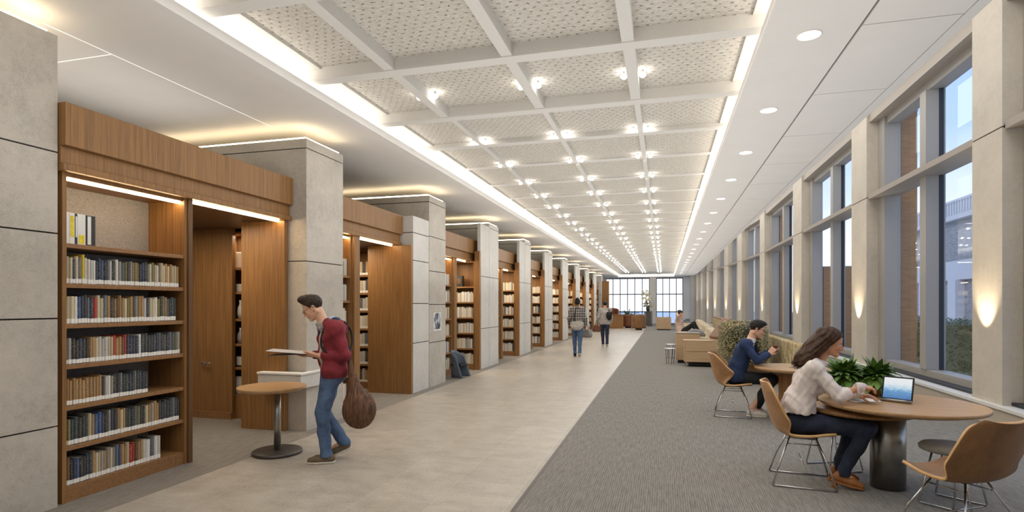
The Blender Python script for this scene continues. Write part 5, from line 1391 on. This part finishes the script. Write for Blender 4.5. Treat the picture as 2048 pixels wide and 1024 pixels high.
# ----------------------------------------------------------------- woman in the white blouse
def blouse_woman():
    t = person('smiling woman in white blouse and dark jeans seated at the big table', (WPOS[0], WPOS[1], .005), WROT)
    J = dict(pelvis=V(-.12, 0, .56), waist=V(-.085, 0, .74), chest=V(-.01, 0, .92), neck=V(.075, 0, 1.095), shL=V(.03, .15, 1.03), shR=V(.01, -.15, 1.03),
             elL=V(.20, .20, .81), wrL=V(.39, .03, .80), elR=V(.20, -.20, .815), wrR=V(.375, -.085, .885),
             hipL=V(-.10, .09, .545), hipR=V(-.10, -.09, .545), knL=V(.37, .11, .545), anL=V(.24, .12, .13), knR=V(.42, -.10, .535), anR=V(.24, -.09, .135))
    hc = V(.165, 0, 1.255); R = frame(V(.95, -.06, -.24), V(.24, 0, .97)); sc = .96
    lo, hi = bounds({**J, 'h': hc, 'd': V(.55, 0, .8)}, .2); lo[2] = -.02
    S = SDF(lo, hi, .0045)
    torso(S, J, -.022, .92, bust=.04); legs(S, J, (.07, .052, .046, .034)); arms(S, J, (.038, .032, .034, .024), k=.02)
    S.cone(J['neck'] - V(.01, 0, .02), hc + R @ V(-.03, 0, -.06), .048, .046, .03)
    head_prims(S, hc, R, sc, True)
    hand(S, J['wrR'], V(.9, .15, -.05), V(.25, .2, -.95), V(.1, .95, .1), (.45, .6, .4), .5, .92)
    hand(S, J['wrL'], V(.85, -.5, .02), V(0, .0, -1), V(-.4, -.9, 0), (.3, .35, .25), .5, .92)
    for s in 'LR': S.cone(J['an' + s], J['an' + s] + V(.1, 0, -.07), .028, .024, .02)
    S.obj('body', 'skin_tan', t, 2, paint_face(hc, R, sc)); head_extras(t, hc, R, sc, 'hair_brown', True)
    T = lambda x, y, z: hc + R @ (V(x, y, z) * sc)
    H = SDF(hc - V(.45, .24, .36), hc + V(.2, .24, .2), .0045)
    H.ell(T(-.018, 0, .044), (.106, .088, .092), R, .02)
    for s in (1, -1): H.chain([T(-.045, .045 * s, .03), T(-.082, .058 * s, -.05), T(-.115, .072 * s, -.13), T(-.155, .075 * s, -.20), T(-.20, .07 * s, -.26)], [.055, .052, .048, .036, .014], .04)
    H.chain([T(-.06, 0, .04), T(-.11, 0, -.05), T(-.155, .0, -.13), T(-.205, 0, -.205), T(-.255, -.02, -.255)], [.08, .07, .06, .045, .014], .05)
    H.chain([T(-.045, -.07, -.03), T(-.04, -.082, -.10), T(-.005, -.095, -.18), T(.015, -.10, -.235)], [.024, .028, .026, .008], .03)
    H.cut(T(.058, 0, .062), R @ V(.84, 0, -.54), hc - .5, T(.2, .3, .3)[:3] + .2)
    X, Y, Z = H.ax[0][:, None, None], H.ax[1][None, :, None], H.ax[2][None, None, :]
    pp = (X - hc[0]) * .66 - (Z - hc[2]) * .75; H.F += (.0028 * np.sin((Y - hc[1]) * 150 + pp * 60) + .0026 * np.sin(pp * 210 + (Y - hc[1]) * 50 + 1.5 * np.sin(pp * 37))).astype(np.float32)
    ho = H.obj('hair', 'hair_long', t, 1)
    rnd = random.Random(3); st = MB()
    for i in range(220):
        w = rnd.uniform(-.075, .075); q = rnd.uniform(-.045, .045); e = rnd.uniform(0, 1)
        pth = [(-.085, -.04), (-.115, -.13), (-.16, -.205), (-.215 - .05 * e, -.27 - .04 * rnd.random())]; p = []
        for i, (px, pz) in enumerate(pth):
            k = (1, 1, .85, .6)[i]; p.append(T(px + q * k * .75, w * (1 - .1 * i), pz - q * k * .66))
        st.tube([tuple(v) for v in p], [.003, .005, .0045, .0004], 5)
    st.build('loose_strands', 'hair_long', ho)
    # blouse
    S = SDF(lo, hi, .0055); torso(S, J, .012, .94, bust=.05); arms(S, J, (.062, .056, .054, .044), k=.035)
    S.cone(V(-.11, -.08, .56), V(-.11, .08, .56), .125, .125, .05); S.cone(V(-.10, -.08, .66), V(-.10, .08, .66), .125, .125, .06)
    S.cone(J['neck'] - V(.02, 0, .04), J['neck'] + V(-.005, 0, .0), .062, .058, .02); S.cut(J['neck'] + V(.0, 0, .012), V(.5, 0, 1), lo=V(-.1, -.11, 1.0), hi=hi)
    S.cut(V(-.1, 0, .635), V(.03, 0, -1), lo=lo, hi=V(.14, .3, .72)); 
    for s in 'LR':
        d = nrm(J['wr' + s] - J['el' + s]); c = J['el' + s] + d * .075; S.cone(c - d * .01, c + d * .01, .052, .052, .01); S.cut(c + d * .012, d, c - .07, c + .075)
    S.ripple(.0055, 62, 12, 9, (1, 1, .35)); S.obj('blouse', 'blouse', t)
    # jeans
    S = SDF(lo, hi, .006); S.cone(V(-.125, -.075, .545), V(-.125, .075, .545), .112, .112, .04); legs(S, J, (.096, .070, .066, .05), k=.04)
    for s in 'LR': d = nrm(nrm(J['an' + s] - J['kn' + s]) + V(0, 0, -50.0)); S.cone(J['an' + s], J['an' + s] + V(0, 0, -.03), .056, .056, .02); S.cut(J['an' + s] + d * .022, d, J['an' + s] - .12, J['an' + s] + .12)
    S.cut(V(0, 0, .452), V(0, 0, -1), lo=lo, hi=V(.2, .3, .5)); S.ripple(.004, 36, 14, 7); S.obj('jeans', 'denim_dark', t)
    for s, y in (('R', -.09), ('L', .12)):
        f = nrm(V(1, -.05 if s == 'R' else .05, 0)); a = V(.155, y, .055) if s == 'R' else V(.16, y, .055)
        shoe(t, a, a + f * .245 + V(0, 0, -.052), 'shoe_tan', solemat='shoe_tan', heelblock=.055, sc=.92)
    return t
blouse_woman()

# ----------------------------------------------------------------- man in the navy jacket
def jacket_man():
    t = person('dark-haired man in navy jacket and black trousers seated at the farther round table', (MPOS[0], MPOS[1], .005), MROT)
    J = dict(pelvis=V(-.14, 0, .56), waist=V(-.09, 0, .72), chest=V(-.02, 0, .92), neck=V(.075, 0, 1.09), shL=V(.02, .175, 1.02), shR=V(.0, -.175, 1.02),
             elL=V(.17, .22, .82), wrL=V(.33, .08, .92), elR=V(.15, -.22, .815), wrR=V(.315, -.06, .90),
             hipL=V(-.12, .09, .55), hipR=V(-.12, -.09, .55), knL=V(.34, .11, .54), anL=V(.16, .12, .11), knR=V(.36, -.08, .54), anR=V(.08, -.05, .11))
    hc = V(.165, 0, 1.245); R = frame(V(.95, -.05, -.32), V(.32, 0, .95)); sc = 1.0
    lo, hi = bounds({**J, 'h': hc}, .2); lo[2] = -.02
    S = SDF(lo, hi, .006)
    torso(S, J, -.02); legs(S, J, (.07, .052, .046, .034)); arms(S, J, (.042, .034, .034, .026), k=.02)
    S.cone(J['neck'] - V(.01, 0, .02), hc + R @ V(-.03, 0, -.06), .056, .052, .03); head_prims(S, hc, R, sc)
    hand(S, J['wrR'], V(.6, .2, .75), V(.3, .9, .1), V(.8, -.1, .3), (.5, .7, .5), .5); hand(S, J['wrL'], V(.7, -.3, .6), V(.3, -.9, .1), V(.8, .1, .3), (.5, .7, .5), .5)
    for s in 'LR': S.cone(J['an' + s], J['an' + s] + V(.1, 0, -.06), .03, .025, .02)
    S.obj('body', 'skin_light', t, 2, paint_face(hc, R, sc, .3)); head_extras(t, hc, R, sc, 'hair_black', glasses=True)
    T = lambda x, y, z: hc + R @ V(x, y, z)
    H = SDF(hc - .2, hc + .22, .005); H.ell(T(-.016, 0, .040), (.106, .082, .092), R); H.ell(T(.03, 0, .095), (.075, .062, .034), R, .03); H.cut(T(.062, 0, .052), R @ V(.80, 0, -.60)); H.cut(T(-.06, 0, -.062), R @ V(.15, 0, -1)); H.ripple(.0022, 150, 6, 6); H.obj('hair', 'hair_black', t, 1)
    S = SDF(lo, hi, .006); S.cone(J['neck'] - V(.015, 0, .05), J['neck'] + V(.012, 0, .02), .07, .061, .02); S.cut(J['neck'] + V(.015, 0, .028), V(.4, 0, 1)); S.obj('shirt_collar', 'white', t, 1)
    S = SDF(lo, hi, .007); torso(S, J, .018); arms(S, J, (.068, .058, .056, .044), k=.035); S.cone(V(-.14, -.09, .55), V(-.14, .09, .55), .13, .13, .05)
    S.cut(J['neck'] + V(-.01, 0, -.012), V(.55, 0, 1), lo=V(-.12, -.12, .98), hi=hi); S.cut(V(0, 0, .50), V(0, 0, -1), lo=lo, hi=hi)
    for s in 'LR': d = nrm(J['wr' + s] - J['el' + s]); S.cut(J['wr' + s] - d * .01, d, J['wr' + s] - .075, J['wr' + s] + .075)
    S.ripple(.005, 40, 22, 7); S.obj('jacket', 'navyjacket', t)
    S = SDF(lo, hi, .007); S.cone(V(-.14, -.07, .545), V(-.14, .07, .545), .11, .11, .04); legs(S, J, (.096, .072, .066, .054), k=.04)
    for s in 'LR': d = nrm(nrm(J['an' + s] - J['kn' + s]) + V(0, 0, -50.0)); S.cone(J['an' + s], J['an' + s] + V(0, 0, -.03), .056, .056, .02); S.cut(J['an' + s] + d * .022, d, J['an' + s] - .12, J['an' + s] + .12)
    S.cut(V(0, 0, .455), V(0, 0, -1), lo=lo, hi=V(.15, .3, .5)); S.ripple(.004, 36, 24, 6); S.obj('trousers', 'blacktrouser', t)
    S = SDF(lo, hi, .006); S.chain([V(.125, 0, 1.075), V(.135, 0, 1.05), V(.155, 0, .95), V(.13, 0, .80)], [.012, .016, .022, .026], .01); S.obj('tie', 'blacktrouser', t, 1)
    shoe(t, V(.02, -.05, .0), V(.29, -.06, .0), 'shoe_white'); shoe(t, V(.10, .12, .0), V(.37, .13, 0), 'shoe_white')
jacket_man()
o = MB().lathe([(.026, 0), (.034, .085), (.036, .09), (.030, .09), (.024, .01)], n=20).build('paper_cup', 'leather'); o.location = off(MPOS, MROT, .395, -.01)[:2] + (.925,); tag(o, 'brown paper cup held up by the man in the navy jacket', 'cup'); MB().lathe([(.037, .088), (.037, .096), (.03, .10)], n=20).build('lid', 'wood_dark', o)
o = MB().box(-.13, .13, -.09, .09, 0, .006).build('paper_sheet', 'grey_seat'); o.location = (1.80, 8.36, .7465); o.rotation_euler = (0, 0, .4); tag(o, 'grey sheet of paper on the table of the man in the navy jacket', 'paper')

# ----------------------------------------------------------------- walkers and lounger
def walker(label, loc, rz, top, trouser, hairm, skin, h=.010, fem=False, scale=1.0, legsp=.0):
    t = person(label, loc, rz); z = scale
    J = {k: v * V(z, z, z) for k, v in dict(pelvis=V(0, 0, .95), waist=V(0, 0, 1.08), chest=V(.0, 0, 1.27), neck=V(.02, 0, 1.45), shL=V(0, .17 if not fem else .15, 1.39), shR=V(0, -.17 if not fem else -.15, 1.39),
             elL=V(-.04, .24, 1.12), wrL=V(.06, .24, .90), elR=V(-.04, -.24, 1.12), wrR=V(.06, -.24, .90), hipL=V(0, .085, .92), hipR=V(0, -.085, .92), knL=V(.10, .08, .50), anL=V(.05, .07, .09), knR=V(-.01, -.08, .50), anR=V(-.12, -.07, .12)).items()}
    hc = V(.035, 0, 1.60) * z; R = frame(V(1, 0, -.08), V(.08, 0, 1))
    lo, hi = bounds({**J, 'h': hc}, .22); lo[2] = -.03
    S = SDF(lo, hi, h); torso(S, J, -.02); legs(S, J, (.07, .05, .046, .034)); arms(S, J, (.042, .034, .034, .026), k=.02); S.cone(J['neck'], hc + V(-.02, 0, -.06), .056, .052, .03); head_prims(S, hc, R, .97)
    for s in 'LR': hand(S, J['wr' + s], V(.2, 0, -1), V(0, -1 if s == 'L' else 1, 0), V(1, 0, 0), (.25, .3, .2), .5)
    S.obj('body', skin, t, 2, paint_face(hc, R, .97)); head_extras(t, hc, R, .97, hairm)
    T = lambda x, y, zz: hc + R @ V(x, y, zz)
    H = SDF(hc - .28, hc + .25, .008); H.ell(T(-.016, 0, .036), (.108, .086, .095), R)
    if fem: H.ell(T(-.09, 0, .09), (.06, .055, .05), R, .02); H.ell(T(-.03, 0, .0), (.09, .088, .09), R, .02)
    H.cut(T(.062, 0, .052), R @ V(.80, 0, -.60)); H.cut(T(-.06, 0, -.07), R @ V(.15, 0, -1)); H.obj('hair', hairm, t, 1)
    S = SDF(lo, hi, h); torso(S, J, .02); arms(S, J, (.066, .056, .054, .042), k=.035); S.cone(V(0, -.08, .90) * z, V(0, .08, .90) * z, .125, .125, .05)
    S.cut(J['neck'] + V(0, 0, .01), V(.2, 0, 1), lo=V(-.12, -.12, 1.3), hi=hi); S.cut(V(0, 0, .84) * z, V(0, 0, -1), lo=lo, hi=V(.3, .19, 1.0))
    for s in 'LR': S.cut(J['wr' + s] + V(0, 0, .01), V(.2, 0, -1), J['wr' + s] - .07, J['wr' + s] + .07)
    S.ripple(.006, 36, 2, 6); S.obj('top', top, t)
    S = SDF(lo, hi, h); S.cone(V(0, -.065, .93) * z, V(0, .065, .93) * z, .108, .108, .04); legs(S, J, (.096, .070, .064, .052), k=.035)
    for s in 'LR': d = nrm(nrm(J['an' + s] - J['kn' + s]) + V(0, 0, -50.0)); S.cone(J['an' + s], J['an' + s] + V(0, 0, -.03), .056, .056, .02); S.cut(J['an' + s] + d * .022, d, J['an' + s] - .12, J['an' + s] + .12)
    S.ripple(.004, 36, 5, 6); S.obj('trousers', trouser, t)
    return t, J
t, J = walker('walking woman seen from behind in patterned grey jacket and blue jeans', (-2.57, 17.2, .003), math.radians(97), 'vest', 'denim', 'hair_black', 'skin_dark', fem=True, scale=1.04)
shoe(t, V(-.02, .07, .03), V(.22, .075, 0), 'black', h=.008, solemat='black', heelblock=.03); shoe(t, V(-.19, -.07, .10), V(.03, -.07, 0), 'shoe_white', up=V(.4, 0, 1), h=.008)
def hang_bag(label, t, pts, c, r, m):
    g = thing('shoulder_bag', label, 'bag', t.location, t.rotation_euler.z)
    S = SDF(np.array(c) - np.array(r) - .06, np.array(c) + np.array(r) + .06, .012); S.ell(c, r, k=.02); S.cut(V(*c) + V(0, 0, r[2] * .6), V(0, 0, 1)); S.ripple(.005, 50, 2); S.obj('bag_body', m, g)
    MB().tube(pts, .014, 6).build('strap', 'black', g)
M['linenbag'] = mk_denim('pale_pleated_linen', lin(150, 144, 134), lin(196, 190, 180))
hang_bag('pale pleated bag worn low on the back by the woman in the patterned jacket', t, [(-.19, .10, 1.0), (-.17, .08, 1.25), (-.12, .05, 1.44), (-.02, .02, 1.50)], (-.215, 0, .98), (.085, .20, .17), 'linenbag')
t2, J2 = walker('walking man seen from behind in light grey sweater and navy trousers', (-2.17, 21.6, .003), math.radians(100), 'greyknit', 'denim_dark', 'hair_black', 'skin_light', scale=1.0)
shoe(t2, V(-.02, .07, 0), V(.24, .075, 0), 'shoe_white', h=.009); shoe(t2, V(-.19, -.07, .08), V(.03, -.07, 0), 'black', up=V(.35, 0, 1), h=.009, solemat='sole')
hang_bag('small dark rucksack slung on the right shoulder of the grey sweater man', t2, [(-.18, -.14, 1.2), (-.13, -.14, 1.36), (-.04, -.14, 1.465), (.07, -.14, 1.38)], (-.21, -.14, 1.20), (.075, .11, .20), 'black')

def lounger():
    t = person('person lounging on a beige sofa with arms behind the head and dark trousers', (.62, 21.2, .02), math.radians(-18))
    J = dict(pelvis=V(0, 0, .58), waist=V(-.05, 0, .72), chest=V(-.10, 0, .92), neck=V(-.10, 0, 1.10), shL=V(-.10, .18, 1.05), shR=V(-.10, -.18, 1.05), elL=V(-.08, .42, 1.20), wrL=V(-.16, .12, 1.26), elR=V(-.02, -.40, 1.18), wrR=V(-.14, -.10, 1.26),
             hipL=V(.02, .09, .58), hipR=V(.02, -.09, .58), knL=V(.40, .12, .90), anL=V(.62, .10, .56), knR=V(.42, -.14, .86), anR=V(.58, -.12, .56))
    hc = V(-.07, 0, 1.25); R = frame(V(.9, -.3, -.2), V(.2, 0, 1)); lo, hi = bounds({**J, 'h': hc}, .22)
    S = SDF(lo, hi, .010); torso(S, J, -.02); legs(S, J, (.07, .05, .046, .034)); arms(S, J, (.042, .034, .034, .026), k=.02); S.cone(J['neck'], hc + V(-.02, 0, -.06), .056, .052, .03); head_prims(S, hc, R, .97)
    hand(S, J['wrL'], V(0, -1, .1), V(1, 0, .2), V(0, .1, 1)); hand(S, J['wrR'], V(0, 1, .1), V(1, 0, .2), V(0, .1, 1))
    S.obj('body', 'skin_light', t, 2, paint_face(hc, R, .97)); head_extras(t, hc, R, .97, 'hair_black')
    T = lambda x, y, zz: hc + R @ V(x, y, zz)
    H = SDF(hc - .25, hc + .25, .008); H.ell(T(-.016, 0, .036), (.112, .092, .1), R); H.cut(T(.062, 0, .05), R @ V(.80, 0, -.60)); H.cut(T(-.06, 0, -.08), R @ V(.1, 0, -1)); H.obj('hair', 'hair_black', t, 1)
    S = SDF(lo, hi, .011); torso(S, J, .016); arms(S, J, (.062, .05, .048, .036), k=.035); S.cut(J['neck'] + V(0, 0, .0), V(.2, 0, 1), lo=V(-.22, -.1, 1.02), hi=V(.1, .1, 1.2))
    for s in 'LR': d = nrm(J['wr' + s] - J['el' + s]); S.cut(J['el' + s] + d * .12, d, J['el' + s] + d * .17 - .09, J['el' + s] + d * .17 + .09)
    S.obj('top', 'pinktop', t)
    S = SDF(lo, hi, .011); S.cone(V(0, -.07, .58), V(0, .07, .58), .11, .11, .04); legs(S, J, (.1, .075, .068, .054), k=.035); S.obj('trousers', 'blacktrouser', t)
    for s in 'LR': a = J['an' + s]; shoe(t, a + V(-.06, 0, -.095), a + V(.19, 0, -.095), 'black', h=.010, solemat='black')
lounger()
